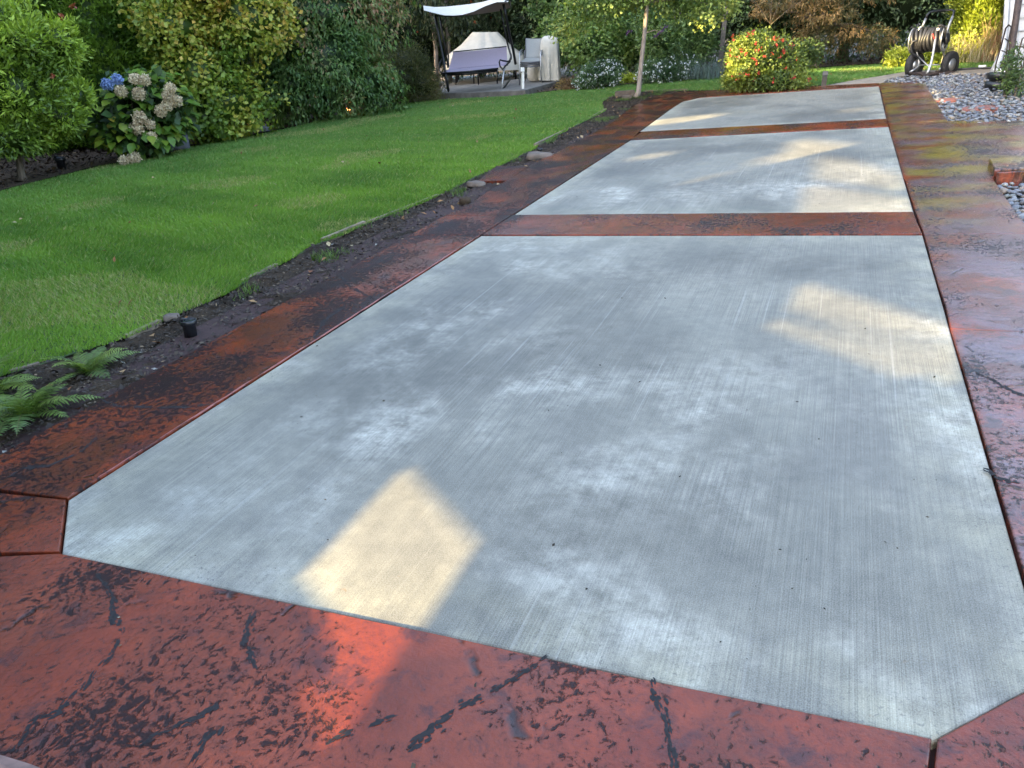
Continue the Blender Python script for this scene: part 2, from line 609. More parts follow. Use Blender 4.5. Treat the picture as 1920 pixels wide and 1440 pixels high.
M['terracotta'] = plain('terracotta', (.23, .10, .055), .8, 0, .2, 10, .2)
M['timber'] = plain('grey_timber', (.13, .115, .10), .8, 0, .25, 20, .3)
M['lamp'] = plain('lamp_glow', (.9, .4, .15), .4, 0, .05, 10, 0, ((1, .38, .10), 2.2))
M['redstep'] = M['stamped']
M['screen_mass'] = plain('screen_mass', (.035, .055, .02), .8, 0, .4, 12, .6)  # only for the added far screen that shades the garden
M['brick_red'] = plain('red_flagstone', (.20, .075, .055), .7, 0, .25, 14, .4)
M['joint_dark'] = plain('dark_seam', (.010, .008, .009), .8, 0, .4, 60, .5)
M['nosing'] = plain('worn_step', (.20, .12, .10), .6, 0, .4, 14, .3)
M['glass'] = plain('window_glass', (.03, .035, .04), .04, 0, .02, 3, 0)
M['red'] = plain('red_plastic', (.45, .04, .03), .5, 0, .1, 20, 0)
M['lining'] = plain('brown_canopy_lining', (.26, .19, .145), .8, 0, .06, 14, .1)
M['pad'] = plain('pad_concrete', (.15, .14, .125), .85, 0, .25, 6, .2)
M['mulch'] = plain('bark_mulch', (.075, .045, .026), .95, 0, .55, 26, .9)
M['trim'] = plain('trim_paint', (.44, .46, .49), .5, 0, .06, 14, .05)

# ================================================================== SETTING
K = CAM_H / 1.6


def U(*pts):
    return [(x * K, y * K) for x, y in pts]


def px(*pts, z=0.0):
    return [tuple(G(a, b, z)[:2]) for a, b in pts]


# ---- ground: dark bark mulch and soil everywhere under the planting
gr = sheet('ground', [(-150, -60), (150, -60), (150, 200), (-150, 200)], -.07, M['soil'])
tag(gr, 'dark bare soil under the hedges and shrubs', 'ground', kind='structure')

# ---- patio
patio = thing('patio', 'concrete patio of three grey panels framed by red stamped bands', 'patio')
patio['kind'] = 'structure'
XL, XR = -2.912, .577
S1 = U((-2.592, 1.533), (.294, 1.531), (.577, 1.815), (XR, 6.176), (XL, 6.178), (XL, 1.831))
S2 = U((XL, 6.945), (.560, 6.875), (.545, 11.79), (-2.915, 11.708))
S3 = U((-2.985, 12.55), (.545, 12.545), (.565, 17.40), (-2.85, 17.50), (-3.10, 16.9), (-3.09, 15.6))


def panel(poly):
    o = slab('concrete_panel', poly, -.11, 0.0, .006, M['concrete'], patio, .0, 0)
    me = o.data
    # finer rings along the edge so the worn margin can be told from the middle
    pts = [Vector(p) for p in poly]
    if area2(pts) < 0: pts.reverse()
    n0 = inset(pts, .10)
    bm = bmesh.new(); bm.from_mesh(me)
    lay = bm.verts.layers.float.new('edge')
    top = [f for f in bm.faces if abs(f.normal.z - 1) < 1e-3]
    bmesh.ops.delete(bm, geom=top, context='FACES_ONLY')
    zs = [v for v in bm.verts if abs(v.co.z) < 1e-5]
    ring = zs
    for v in bm.verts: v[lay] = 1.0
    n = len(ring)
    prev = ring
    for d, e in ((.05, .85), (.12, .45), (.24, 0.0)):
        cur = []
        for p in inset([v.co for v in ring], d):
            v = bm.verts.new((p.x, p.y, 0)); v[lay] = e; cur.append(v)
        for i in range(n):
            bm.faces.new((prev[i], prev[(i + 1) % n], cur[(i + 1) % n], cur[i]))
        prev = cur
    co = [v.co for v in prev]
    for t in tessellate_polygon([co]):
        a, b, c = (co[i] for i in t)
        t = t if (b - a).cross(c - a).z > 0 else t[::-1]
        bm.faces.new([prev[i] for i in t])
    bm.to_mesh(me); bm.free()
    return o


for s in (S1, S2, S3): panel(s)

OUT = [(-3.05, .60), (-3.32, 1.30)] + [tuple(v / K for v in G(a, b)[:2]) for a, b in ((-40, 876), (0, 855), (125, 787), (250, 720), (300, 692), (400, 640), (487, 593), (560, 554), (637, 513), (710, 474), (772, 440),
       (831, 407), (884, 381), (920, 356), (960, 334), (997, 309), (1045, 286), (1081, 267), (1113, 250), (1150, 228), (1180, 205), (1205, 189), (1225, 181), (1258, 175))]


def outx(y):
    for (x0, y0), (x1, y1) in zip(OUT, OUT[1:]):
        if y0 <= y <= y1: return x0 + (x1 - x0) * (y - y0) / (y1 - y0)
    return OUT[-1][0]


def strip(y0, y1, x1):
    left = [(outx(y0), y0)] + [p for p in OUT if y0 + .05 < p[1] < y1 - .05] + [(outx(y1), y1)]
    return U(*left, *([(x1, y1), (x1, y0)] if not isinstance(x1, list) else x1))


BZ = .007
jc = (-2.912, 1.831); jd = (-2.592, 1.533)
jl = (outx(1.77), 1.77)
borders = [
    U((-2.592, 1.533), (.294, 1.531), (.262, 1.30), (.10, -1.2), (-3.6, -1.2), (-3.30, 1.20), (-3.21, 1.32)),           # wide front band
    U(jd, jc, jl, (-3.32, 1.42), (-3.25, 1.345)),                                                                      # left corner piece
    strip(1.79, 6.178, [(XL, 6.178), (XL, 1.831)]),
    strip(6.178, 6.94, XL),
    strip(6.94, 11.71, XL),
    strip(11.71, 12.54, XL),
    U(*[(outx(12.54), 12.54)], *[p for p in OUT if p[1] > 12.6], *[tuple(v / K for v in G(a, b)[:2]) for a, b in ((1354, 168.5), (1500, 163.5))], (.60, 17.98), (.59, 17.40), (-2.85, 17.50), (-3.10, 16.9), (-3.09, 15.6), (-2.985, 12.55)),
    U((XL, 6.178), (XR, 6.176), (.560, 6.875), (XL, 6.945)),
    U((-2.915, 11.708), (.545, 11.79), (.545, 12.545), (-2.985, 12.55)),
    U((.294, 1.531), (.577, 1.815), (1.245, 1.815), (1.245, -1.2), (.10, -1.2), (.262, 1.30)),
]
yj = G(1790, 620).y / K
yk = 6.176
wide = [(1.262, 7.6), (1.272, 8.21), (3.4, 8.55), (3.4, 11.2), (1.255, 12.02)]
borders += [
    U((XR, 1.815), (1.245, 1.815), (1.245, yj), (XR, yj)),
    U((XR, yj), (1.245, yj), (1.246, yk), (XR, yk)),
    U((XR, yk), (1.246, yk), *wide, (.545, 12.02), (.550, 9)),
    U((.545, 12.02), (1.255, 12.02), (1.353, 17.30), (.575, 17.42)),
    U((.575, 17.42), (1.353, 17.30), (1.36, 17.78), (.60, 17.98)),
    px((893, 341), (953, 339), (992, 312), (930, 312)),                                                                # small side pad
]
for i, b in enumerate(borders):
    o = slab('border_slab', b, -.12, BZ if i < 15 else .004, .0035, M['stamped'], patio, .004, .005)
sheet('joint_bed', U((-4.0, 1.2), (1.2, 1.2), (1.2, 17.5), (-3.9, 17.5), (-4.1, 6)), -.022, M['joint'], patio)
# the pinkish raised lip the forms left along the left panel edge
lip = []
for y in np.linspace(1.86, 6.16, 40):
    lip.append((XL * K - .007 + random.uniform(-.002, .002), y * K, .004))
MB().tube(lip, [  .0036 + random.uniform(-.001, .001) for _ in lip], 6).build('edge_lip', M['lip'], patio, True)

# pressed slate seams, drawn where they lie in the foreground bands
seams = [[(180, 1078), (205, 1105), (213, 1132), (212, 1158), (228, 1180), (218, 1210), (205, 1232), (175, 1265), (160, 1290)],
         [(478, 1150), (465, 1175), (458, 1205), (470, 1225), (475, 1250)],
         [(430, 1312), (400, 1328), (372, 1345), (330, 1362), (300, 1372), (270, 1394)],
         [(1018, 1236), (990, 1255), (950, 1280), (920, 1298), (880, 1320), (835, 1342)],
         [(1222, 1280), (1232, 1310), (1245, 1340), (1252, 1380), (1262, 1440)],
         [(395, 1375), (380, 1400), (365, 1425)],
         [(838, 1342), (800, 1375), (760, 1408)],
         [(195, 752), (220, 762), (290, 764), (350, 764), (395, 758)],
         [(0, 905), (40, 880), (95, 872), (150, 850), (180, 820)],
         [(645, 575), (622, 592), (608, 602), (590, 632)],
         [(700, 560), (660, 540), (640, 520)],
         [(1830, 700), (1860, 712), (1900, 735), (1920, 742)],
         [(1850, 880), (1880, 900), (1915, 905)],
         [(30, 1405), (70, 1345), (110, 1335), (140, 1300)],
         [(620, 1390), (655, 1370), (690, 1362), (730, 1348)]]
for sm in seams:
    pts = [G(*q, BZ) for q in sm]
    fine = []
    for a, b in zip(pts, pts[1:]):
        k = max(2, int((b - a).length / .010))
        fine += [a.lerp(b, j / k) for j in range(k)]
    fine.append(pts[-1])
    # a broken chain of dark flakes pressed into the surface
    mb = MB(); n = len(fine)
    for i, c in enumerate(fine):
        t = (fine[min(i + 1, n - 1)] - fine[max(0, i - 1)]).normalized()
        w = Vector((-t.y, t.x, 0))
        tap = min(1, 5 * min(i + 1, n - i) / n)
        wide_ = (.2 + 1.05 * max(0, noise.noise((c.x * 11, c.y * 11, 1)) + .25)) * tap
        for k in range(4):
            if noise.noise((c.x * 23, c.y * 23, 5)) < -.22: continue
            cc = c + w * (random.gauss(0, .0030) * (1 + wide_)) + t * random.uniform(-.005, .005)
            r1, r2 = random.uniform(.004, .013), random.uniform(.0016, .0045) * (.5 + wide_)
            m_ = random.randint(5, 8); a0_ = random.uniform(0, 6)
            z = Vector((0, 0, random.uniform(.0003, .0011)))
            mb.add([cc + z + t * math.cos(a0_ + 6.283 * j / m_) * r1 * random.uniform(.6, 1.2) + w * math.sin(a0_ + 6.283 * j / m_) * r2 * random.uniform(.6, 1.2) for j in range(m_)], [tuple(range(m_))])
    tag(mb.build('slate_seam', M['joint_dark'], patio), kind='stuff')

# ---- the worn step nosing at the viewer's feet and the red step by the house
st = slab('porch_step', px((-260, 1395), (-60, 1388), (0, 1397), (60, 1415), (125, 1445), (230, 1520), (60, 1760), (-420, 1700), z=.10), -.1, .10, .03, M['nosing'], None, 0, 0)
tag(st, 'worn rounded concrete step edge at the near left corner', 'step')
st['kind'] = 'structure'
rs = thing('garden_step', 'low red stamped step beside the pebbles at the right edge', 'step')
p0 = G(1860, 334, .02); p1 = G(1873, 357, -.08)
a0 = Vector((1.276 * K, 8.19 * K, 0))
slab('tread', [(a0.x, a0.y), (a0.x + 1.6, a0.y + .20), (a0.x + 1.6, a0.y + .62), (a0.x + .02, a0.y + .40)], BZ + .001, .055, .008, M['stamped'], rs, 0)
slab('riser', [(a0.x + .012, a0.y - .03), (a0.x + 1.6, a0.y + .165), (a0.x + 1.6, a0.y + .195), (a0.x + .012, a0.y - .004)], -.10, .040, .004, M['stamped'], rs, 0)

# ---- plain concrete garden path
pa = slab('garden_path', px((1546, 161), (1600, 151), (1650, 143), (1705, 133.5), (1790, 131), (1872, 128.5), (1990, 125), (2010, 136), (1872, 137.5), (1706, 140), (1668, 147), (1655, 155.5), (1600, 158.5)), -.1, .004, .008, M['path'], None, 0, .004)
tag(pa, 'plain tan concrete path curving behind the hose reel', 'path', kind='structure')

# ---- lawn
LAWN = px((0, 697), (60, 682), (140, 655), (230, 627), (330, 585), (420, 545), (520, 492), (600, 452), (690, 415), (780, 380), (830, 360), (880, 335),
          (930, 312), (985, 285), (1010, 270), (1070, 238), (1136, 206), (1126, 190), (1150, 179), (1205, 170), (1290, 168), (1362, 167), (1440, 163), (1510, 160),
          (1548, 157), (1600, 149), (1650, 141), (1705, 131.5), (1790, 129), (1872, 126), (1990, 122), (1990, 108), (1880, 109), (1780, 112), (1700, 117), (1600, 122), (1520, 128),
          (1380, 141), (1290, 149), (1160, 160), (1060, 168), (1000, 175), (960, 180), (820, 186), (740, 197), (640, 216), (540, 240), (480, 252), (345, 277),
          (300, 292), (180, 312), (120, 327), (0, 357), (-250, 420), (-500, 760))
lw = sheet('lawn', LAWN, -.018, M['turf'])
tag(lw, 'mown green lawn sloping along the left of the patio', 'lawn', kind='structure')

NB = 1100000
LA = np.array(LAWN)
lo, hi = LA.min(0), LA.max(0)
P = rng.random((3200000, 2)) * (hi - lo) + lo
dist = np.hypot(P[:, 0], P[:, 1])
dens = np.clip((5.2 / dist) ** 1.7, .085, 1) * .98
P = P[rng.random(len(P)) < dens]
# ragged border: nudge the test point
jit = (np.stack([vnoise(np.c_[P, P[:, :1] * 0], 3.0, 1), vnoise(np.c_[P, P[:, :1] * 0], 6.0, 5)], 1) - .5) * .07
P = P[inside(LAWN, P + jit)]
pp, dep = project(np.c_[P, np.zeros(len(P))])
ok = (dep > .5) & (pp[:, 0] > -260) & (pp[:, 0] < 2050) & (pp[:, 1] > 60)
P = P[ok]; dist = np.hypot(P[:, 0], P[:, 1])
n = len(P)
P3 = np.c_[P, np.full(n, -.02)]
hgt = (.019 + .014 * rng.random(n)) * (1 + .12 * vnoise(P3, 1.5, 2)) * (1 + .02 * dist)
wid = (.0019 + .0010 * rng.random(n)) * np.clip(dist / 4.2, 1, 5)
an = rng.random(n) * 2 * np.pi
# mowing bands run across the view; the blades lie over one way or the other
band = np.sin((P[:, 0] * .35 + P[:, 1] * .94 + .25 * vnoise(P3, .4, 9)) * 2 * np.pi / 1.3)
lean = np.stack([np.cos(an), np.sin(an)], 1) * .68 + np.stack([-.22 * band, -.22 * band], 1) + .15
tip = P3 + np.c_[lean * hgt[:, None], hgt * (.75 + .2 * rng.random(n))]
an2 = rng.random(n) * np.pi
side = np.c_[np.cos(an2), np.sin(an2), np.zeros(n)] * wid[:, None]
V = np.empty((n, 3, 3)); V[:, 0] = P3 - side; V[:, 1] = P3 + side; V[:, 2] = tip
pat = vnoise(P3, .9, 3) * .6 + vnoise(P3, 3.5, 4) * .4
far = np.clip((dist - 7) / 8, 0, 1)
r1 = rng.random(n)
c0 = np.array([.084, .180, .020]); c1 = np.array([.190, .330, .038]); c2 = np.array([.115, .225, .062]); c3 = np.array([.34, .33, .13])
c = c0 + (c1 - c0) * np.clip(pat * 1.2 - .1 + .35 * (r1 - .5) + .17 * band + .10 * np.sin((P[:, 0] * .35 + P[:, 1] * .94) * 2 * np.pi / .42), 0, 1)[:, None]  # light and dark of the mowing stripes also put into the blade colour
c = c + (c2 - c) * (far * .75)[:, None]
dry = ((rng.random(n) < .05) | ((vnoise(P3, 1.1, 12) > .70) & (rng.random(n) < .35)))
c[dry] = c3 * (.7 + .5 * rng.random(dry.sum()))[:, None]
me = arr_mesh('grass', V.reshape(-1, 3), np.arange(3 * n).reshape(n, 3), M['grass'], np.repeat(c, 3, 0))
tag(link('grass', me), 'short green mown grass of the lawn', 'grass', kind='stuff')
print('grass blades', n)

BEDS = [px((0, 354), (120, 324), (180, 309), (300, 289), (345, 274), (480, 249), (540, 237), (640, 213), (740, 194), (820, 183)) + [(-14, 24), (-20, 20), (-20, 6), (-10.6, 5.6)],
        px((820, 183), (960, 177), (1000, 172), (1060, 165), (1160, 157), (1290, 146), (1380, 138), (1520, 125), (1600, 119), (1700, 114), (1780, 109), (1880, 106)) + [(5, 26), (-14, 26)]]
for i, b in enumerate(BEDS):
    tag(sheet('planting_bed', b, -.012 - .004 * i, M['mulch']), ('brown mulched bed under the shrubs left of the lawn', 'brown mulched bed under the shrubs at the far end')[i], 'bed', kind='structure')

# ---- soil strip between lawn and patio
gx, gy = np.meshgrid(np.arange(-4.4, -1.6, .024), np.arange(.6, 14.6, .03))
q = np.c_[gx.ravel(), gy.ravel(), np.zeros(gx.size)]
z = -.030 + .030 * (vnoise(q, 3, 1) - .5) + .024 * (vnoise(q, 11, 2) - .5) + .020 * (vnoise(q, 31, 3) - .5)
q[:, 2] = z
nx, ny = gx.shape[1], gx.shape[0]
idx = np.arange(nx * ny).reshape(ny, nx)
F = np.stack([idx[:-1, :-1], idx[:-1, 1:], idx[1:, 1:], idx[1:, :-1]], -1).reshape(-1, 4)
cen = q[F].mean(1)
keep = np.ones(len(F), bool)
for b in borders[:9]: keep &= ~inside([tuple(v) for v in inset([Vector(p) for p in (b if area2(b) > 0 else b[::-1])], .03)], cen)
keep &= ~inside(S1, cen) & ~inside(S2, cen) & ~inside(S3, cen) & ~inside([tuple(v) for v in inset([Vector(p) for p in (LAWN if area2(LAWN) > 0 else LAWN[::-1])], .12)], cen)
keep &= cen[:, 0] < -1.8
tag(link('soil_strip', arr_mesh('soil_strip', q, F[keep], M['soil'], smooth=True)), 'strip of bare dark soil between the lawn and the red band', 'soil', kind='structure')

# crumbs, bark chips and dry leaf bits on the soil: nobody could count them
STRIP = px((-60, 888), (0, 855), (250, 720), (300, 692), (487, 593), (637, 513), (772, 440), (884, 381), (997, 309), (1081, 267), (1150, 228), (1205, 189), (1258, 174.5), (1362, 168), (1205, 171), (1150, 181), (1128, 191), (1137, 207), (1010, 272), (930, 312), (780, 382), (600, 454), (420, 548), (230, 630), (0, 700), (-60, 720))
SA = np.array(STRIP)
P = rng.random((130000, 2)) * (SA.max(0) - SA.min(0)) + SA.min(0)
P = P[inside(STRIP, P)]
n = len(P)
z = -.018 + .03 * (vnoise(np.c_[P, np.zeros(n)], 3, 1) - .5) + .024 * (vnoise(np.c_[P, np.zeros(n)], 11, 2) - .5)
kind = rng.random(n)
L = np.where(kind < .7, .005, .011) * (.5 + rng.random(n))
a = rng.random(n) * 2 * np.pi
d = np.c_[np.cos(a), np.sin(a), rng.normal(0, .35, n)] * L[:, None]
w = np.c_[-np.sin(a), np.cos(a), rng.normal(0, .35, n)] * (L * (.25 + .45 * rng.random(n)))[:, None]
c = np.c_[P, z + .006]
V = np.stack([c - d - w * .4, c + w, c + d + w * .2, c - w], 1)
pal = np.array([[.035, .027, .022], [.07, .052, .038], [.14, .105, .07], [.24, .17, .10], [.26, .25, .22]])
cc = pal[np.searchsorted([.62, .88, .975, .994], rng.random(n))]
me = arr_mesh('bark_litter', V.reshape(-1, 3), np.arange(4 * n).reshape(n, 4), M['litter'], np.repeat(cc, 4, 0))
tag(link('bark_litter', me), 'crumbs of bark and dry bits scattered on the soil strip', 'litter', kind='stuff')

A2 = np.array(BEDS[0] + BEDS[1])
P = rng.random((90000, 2)) * (A2.max(0) - A2.min(0)) + A2.min(0)
P = P[(inside(BEDS[0], P) | inside(BEDS[1], P)) & (np.hypot(P[:, 0], P[:, 1]) < 20)][:26000]
n = len(P); a = rng.random(n) * 2 * np.pi; L = .035 * (.5 + rng.random(n))
d = np.c_[np.cos(a), np.sin(a), rng.normal(0, .4, n)] * L[:, None]; w = np.c_[-np.sin(a), np.cos(a), rng.normal(0, .4, n)] * (L * .45)[:, None]
c = np.c_[P, .0 + .03 * rng.random(n)]
V = np.stack([c - d, c + w, c + d, c - w], 1)
cc = np.array([[.03, .02, .014], [.07, .045, .03], [.12, .08, .05], [.20, .13, .07]])[np.searchsorted([.4, .75, .95], rng.random(n))]
tag(link('bark_chips', arr_mesh('bark_chips', V.reshape(-1, 3), np.arange(4 * n).reshape(n, 4), M['litter'], np.repeat(cc, 4, 0))), 'brown bark chips covering the planting beds', 'bark chips', kind='stuff')

# weeds and stray grass along the lawn edge of the strip
P = rng.random((90000, 2)) * (SA.max(0) - SA.min(0)) + SA.min(0)
m3 = np.c_[P, np.zeros(len(P))]
P = P[inside(STRIP, P) & (vnoise(m3, 2.6, 21) > .60) & (vnoise(m3, 9, 22) > .5) & (P[:, 0] < -2.85)]
n = len(P)
h = .018 + .03 * rng.random(n); a = rng.random(n) * 2 * np.pi
tip = np.c_[P + np.c_[np.cos(a), np.sin(a)] * h[:, None], -.01 + h * .7]
sd = np.c_[-np.sin(a), np.cos(a), np.zeros(n)] * .0035
base = np.c_[P, np.full(n, -.028)]
V = np.stack([base - sd, base + sd, tip], 1)
cc = np.array([.09, .15, .03]) * (.6 + .8 * rng.random((n, 1)))
tag(link('weeds', arr_mesh('weeds', V.reshape(-1, 3), np.arange(3 * n).reshape(n, 3), M['grass'], np.repeat(cc, 3, 0))), 'thin green weeds creeping into the soil strip', 'weeds', kind='stuff')

# grit, crumbs and bits washed over the paving: nobody could count them
GX = rng.random((5200, 2)) * [4.6, 11.6] + [-3.3, .55]
wg = np.exp(-np.abs(GX[:, 0] - np.interp(GX[:, 1], [v[1] * K for v in OUT], [v[0] * K for v in OUT])) / .10) + .10
wg += .25 * (vnoise(np.c_[GX, np.zeros(len(GX))], 2.2, 41) > .62)
GX = GX[(rng.random(len(GX)) < wg) & (GX[:, 0] > np.interp(GX[:, 1], [v[1] * K for v in OUT], [v[0] * K for v in OUT]) + .01) & (GX[:, 0] < .86)]
n = len(GX); a = rng.random(n) * 6.283; L = .0022 + .004 * rng.random(n) ** 3
d = np.c_[np.cos(a), np.sin(a), rng.normal(0, .3, n)] * L[:, None]; w = np.c_[-np.sin(a), np.cos(a), rng.normal(0, .3, n)] * (L * (.4 + .5 * rng.random(n)))[:, None]
c = np.c_[GX, np.full(n, BZ + .0025)]
c[:, 2] = np.where(inside(S1, GX) | inside(S2, GX) | inside(S3, GX), .0025, c[:, 2])
V = np.stack([c - d, c + w, c + d, c - w], 1)
cc = np.array([[.03, .024, .018], [.06, .045, .03], [.15, .10, .06], [.3, .27, .2]])[np.searchsorted([.55, .85, .96], rng.random(n))]
tag(link('grit', arr_mesh('grit', V.reshape(-1, 3), np.arange(4 * n).reshape(n, 4), M['litter'], np.repeat(cc, 4, 0))), 'soil crumbs and grit scattered over the paving', 'grit', kind='stuff')

# ---- wooden edging along the lawn
eg = thing('lawn_edging', 'weathered wooden boards edging the lawn beside the soil', 'edging')
for (a, b) in (((1136, 206), (1072, 238)), ((1068, 240), (1003, 275)), ((820, 367), (780, 382)), ((776, 384), (690, 417)), ((684, 420), (604, 452)),
               ((518, 497), (455, 527)), ((300, 603), (236, 631)), ((75, 683), (20, 697)), ((1130, 188), (1152, 180)), ((1290, 169.5), (1210, 171.5))):
    A = G(*a, -.02); B = G(*b, -.02)
    d = (B - A); L = d.length
    Mt = Matrix.Translation((A + B) / 2 + Vector((0, 0, random.uniform(-.026, -.012)))) @ Matrix.Rotation(math.atan2(d.y, d.x), 4, 'Z') @ Matrix.Rotation(random.uniform(-.02, .02), 4, 'Y')
    MB().box((0, 0, 0), (L, .028, .07)).build('board', M['board'], eg, M=Mt)

# ---- pebble bed
BED = px((1655, 154.5), (1667, 147), (1705, 140.5), (1790, 138.5), (1872, 138), (1990, 136), (1990, 236), (1920, 235), (1777, 229), (1735, 158))
pb = sheet('pebble_bed', BED, -.035, M['soil'])
tag(pb, 'bed of loose grey river pebbles beside the red paving', 'pebbles', kind='structure')
PIT = [(1.272 * K + .02, 8.16 * K), (1.262 * K + .02, 7.3 * K), (1.25 * K + .02, 5.4 * K), (2.2, 5.4 * K), (2.2, 8.35 * K)]


def pebble_mesh(i):
    r = random.Random(i)
    bm = bmesh.new()
    bmesh.ops.create_uvsphere(bm, u_segments=7, v_segments=4, radius=1)
    for v in bm.verts:
        k = 1 + .22 * noise.noise(v.co * 1.3 + Vector((i * 5, 0, 0)))
        v.co = Vector((v.co.x * k, v.co.y * k * r.uniform(.68, .74), v.co.z * k * .50))
    me = bpy.data.meshes.new('pebble'); bm.to_mesh(me); bm.free()
    me.polygons.foreach_set('use_smooth', [True] * len(me.polygons))
    cols = [(.22, .24, .27), (.17, .19, .23), (.28, .29, .30), (.14, .15, .18), (.25, .22, .19), (.20, .22, .22), (.19, .21, .26), (.36, .36, .35), (.23, .18, .15), (.13, .14, .16)]
    c = cols[i % len(cols)]
    a = me.color_attributes.new('Col', 'FLOAT_COLOR', 'POINT')
    for d in a.data: d.color = (*c, 1)
    me.materials.append(M['pebble'])
    return me


pm = [pebble_mesh(i) for i in range(14)]


def scatter(poly, rad, tries, seed):
    r = np.random.default_rng(seed)
    A = np.array(poly); lo, hi = A.min(0), A.max(0)
    P = r.random((tries, 2)) * (hi - lo) + lo
    P = P[inside(poly, P)]
    grid = {}; out = []
    for p in P:
        s = rad * r.uniform(.7, 1.25)
        k = (int(p[0] / .06), int(p[1] / .06))
        if any((p[0] - o[0]) ** 2 + (p[1] - o[1]) ** 2 < (.78 * (s + o[2])) ** 2 for i in (-1, 0, 1) for j in (-1, 0, 1) for o in grid.get((k[0] + i, k[1] + j), ())): continue
        t = (p[0], p[1], s); grid.setdefault(k, []).append(t); out.append(t)
    return out


pebs = [(x, y, s, -.030) for x, y, s in scatter(BED, .023, 46000, 5)] + [(x, y, s, -.040) for x, y, s in scatter(PIT, .026, 9000, 6)]
# second layer lies in the dips of the first
pebs += [(x, y, s, .004) for x, y, s in scatter(BED, .026, 2200, 8)]
pebs = [p for p in pebs if p[0] < 2.6]


def pvis(p):
    q, dpt = project(np.array([[p[0], p[1], p[3]]]))
    return (0 if -10 < q[0, 0] < 1930 and 0 < q[0, 1] < 1440 else 1, np.hypot(p[0], p[1]) / p[2])


pebs.sort(key=pvis)
sheet('pit_soil', PIT, -.064, M['soil'], pb)
restV, restF, restC = [], [], []
for i, (x, y, s, z) in enumerate(pebs):
    me = pm[random.randrange(14)]
    Mt = Matrix.Translation((x, y, z + random.uniform(-.008, .012))) @ Matrix.Rotation(random.uniform(0, 6.3), 4, 'Z') @ Matrix.Rotation(random.gauss(0, .3), 4, 'X') @ Matrix.Rotation(random.gauss(0, .25), 4, 'Y') @ Matrix.Scale(s, 4)
    if i < 300:
        link('pebble', me, pb, Mt)
    else:
        n0 = len(restV)
        restV += [tuple(Mt @ v.co) for v in me.vertices]
        c = me.color_attributes['Col'].data[0].color[:3]
        restC += [c] * len(me.vertices)
        for p in me.polygons:
            vv = list(p.vertices)
            for k in range(1, len(vv) - 1): restF.append((n0 + vv[0], n0 + vv[k], n0 + vv[k + 1]))
tag(link('pebbles', arr_mesh('pebbles', restV, restF, M['pebble'], np.array(restC), True), pb), kind='stuff')
print('pebbles', len(pebs))
for (a, lab, r_) in (((1770, 187), 'flat red flagstone among the pebbles nearer the hose reel', (.22, .10)),
                     ((1840, 202), 'flat red flagstone among the pebbles below the trellis', (.24, .12))):
    c = G(*a)
    poly = [(c.x + math.cos(t) * r_[0] * random.uniform(.8, 1.1), c.y + math.sin(t) * 1.6 * r_[1] * random.uniform(.8, 1.1)) for t in np.linspace(0, 6.28, 9)[:-1]]
    o = slab('flagstone', poly, -.05, .006, .012, M['brick_red'], None, 0)
    tag(o, lab, 'flagstone', 'red flagstones set in the pebbles')

# ---- house at the right: lap siding, corner board, roof
hc = G(1886, 141)
HM = Matrix(((1, 0, -.08, 0), (0, 1, .03, 0), (0, 0, 1, 0), (0, 0, 0, 1))) @ Matrix.Rotation(R_(-15), 4, 'Z')
house = thing('house', 'pale lap sided corner of the house at the right edge behind the trellis', 'house', Matrix.Translation(hc))
W_, D_ = 5.0, 4.0
MB().box((W_ / 2 + .03, D_ / 2 + .03, 1.55), (W_, D_, 3.3), HM).build('wall_core', M['siding'], house)
for k in range(18):
    z0 = .06 + k * .16
    vs = [HM @ Vector(v) for v in ((.11, -.012, z0), (W_, -.012, z0), (W_, .018, z0 + .17), (.11, .018, z0 + .17), (.11, .02, z0), (W_, .02, z0))]
    MB().add(vs, [(0, 1, 2, 3), (0, 4, 5, 1), (0, 3, 4), (1, 5, 2)]).build('siding_board', M['siding'], house)
    vs = [HM @ Vector(v) for v in ((-.012, .11, z0), (-.012, D_, z0), (.018, D_, z0 + .17), (.018, .11, z0 + .17))]
    MB().add(vs, [(3, 2, 1, 0)]).build('siding_board', M['siding'], house)
MB().box((.055, -.012, 1.5), (.105, .05, 2.95), HM).build('corner_board', M['trim'], house)
MB().box((-.012, .07, 1.5), (.05, .095, 2.95), HM).build('corner_board', M['trim'], house)
MB().box((.30, -.02, 1.5), (.07, .05, 2.95), HM).build('trim_board', M['timber'], house)
MB().add([HM @ Vector(v) for v in ((-.45, -.5, 2.95), (W_ + .4, -.5, 2.95), (W_ + .4, D_ / 2, 4.2), (-.45, D_ / 2, 4.2), (W_ + .4, D_ + .5, 2.95), (-.45, D_ + .5, 2.95),
                                   (-.45, -.5, 3.07), (W_ + .4, -.5, 3.07), (W_ + .4, D_ / 2, 4.32), (-.45, D_ / 2, 4.32), (W_ + .4, D_ + .5, 3.07), (-.45, D_ + .5, 3.07))],
         [(3, 2, 1, 0), (5, 4, 2, 3), (6, 7, 8, 9), (9, 8, 10, 11), (0, 1, 7, 6), (5, 11, 10, 4), (0, 6, 9, 3), (3, 9, 11, 5), (1, 2, 8, 7), (2, 4, 10, 8)]).build('roof', M['timber'], house)
MB().tube([HM @ Vector(v) for v in ((-.03, -.07, 2.9), (-.03, -.07, .55), (-.04, -.07, .36), (-.08, -.09, .20), (-.14, -.11, .04))], [.030, .030, .032, .040, .050], 8).build('downspout', M['trim'], house, True)
win = MB().box((2.4, -.02, 1.5), (1.5, .07, 1.2), HM).build('window_frame', M['white'], house)
MB().box((2.4, -.05, 1.5), (1.36, .03, 1.06), HM).build('pane', M['glass'], win)

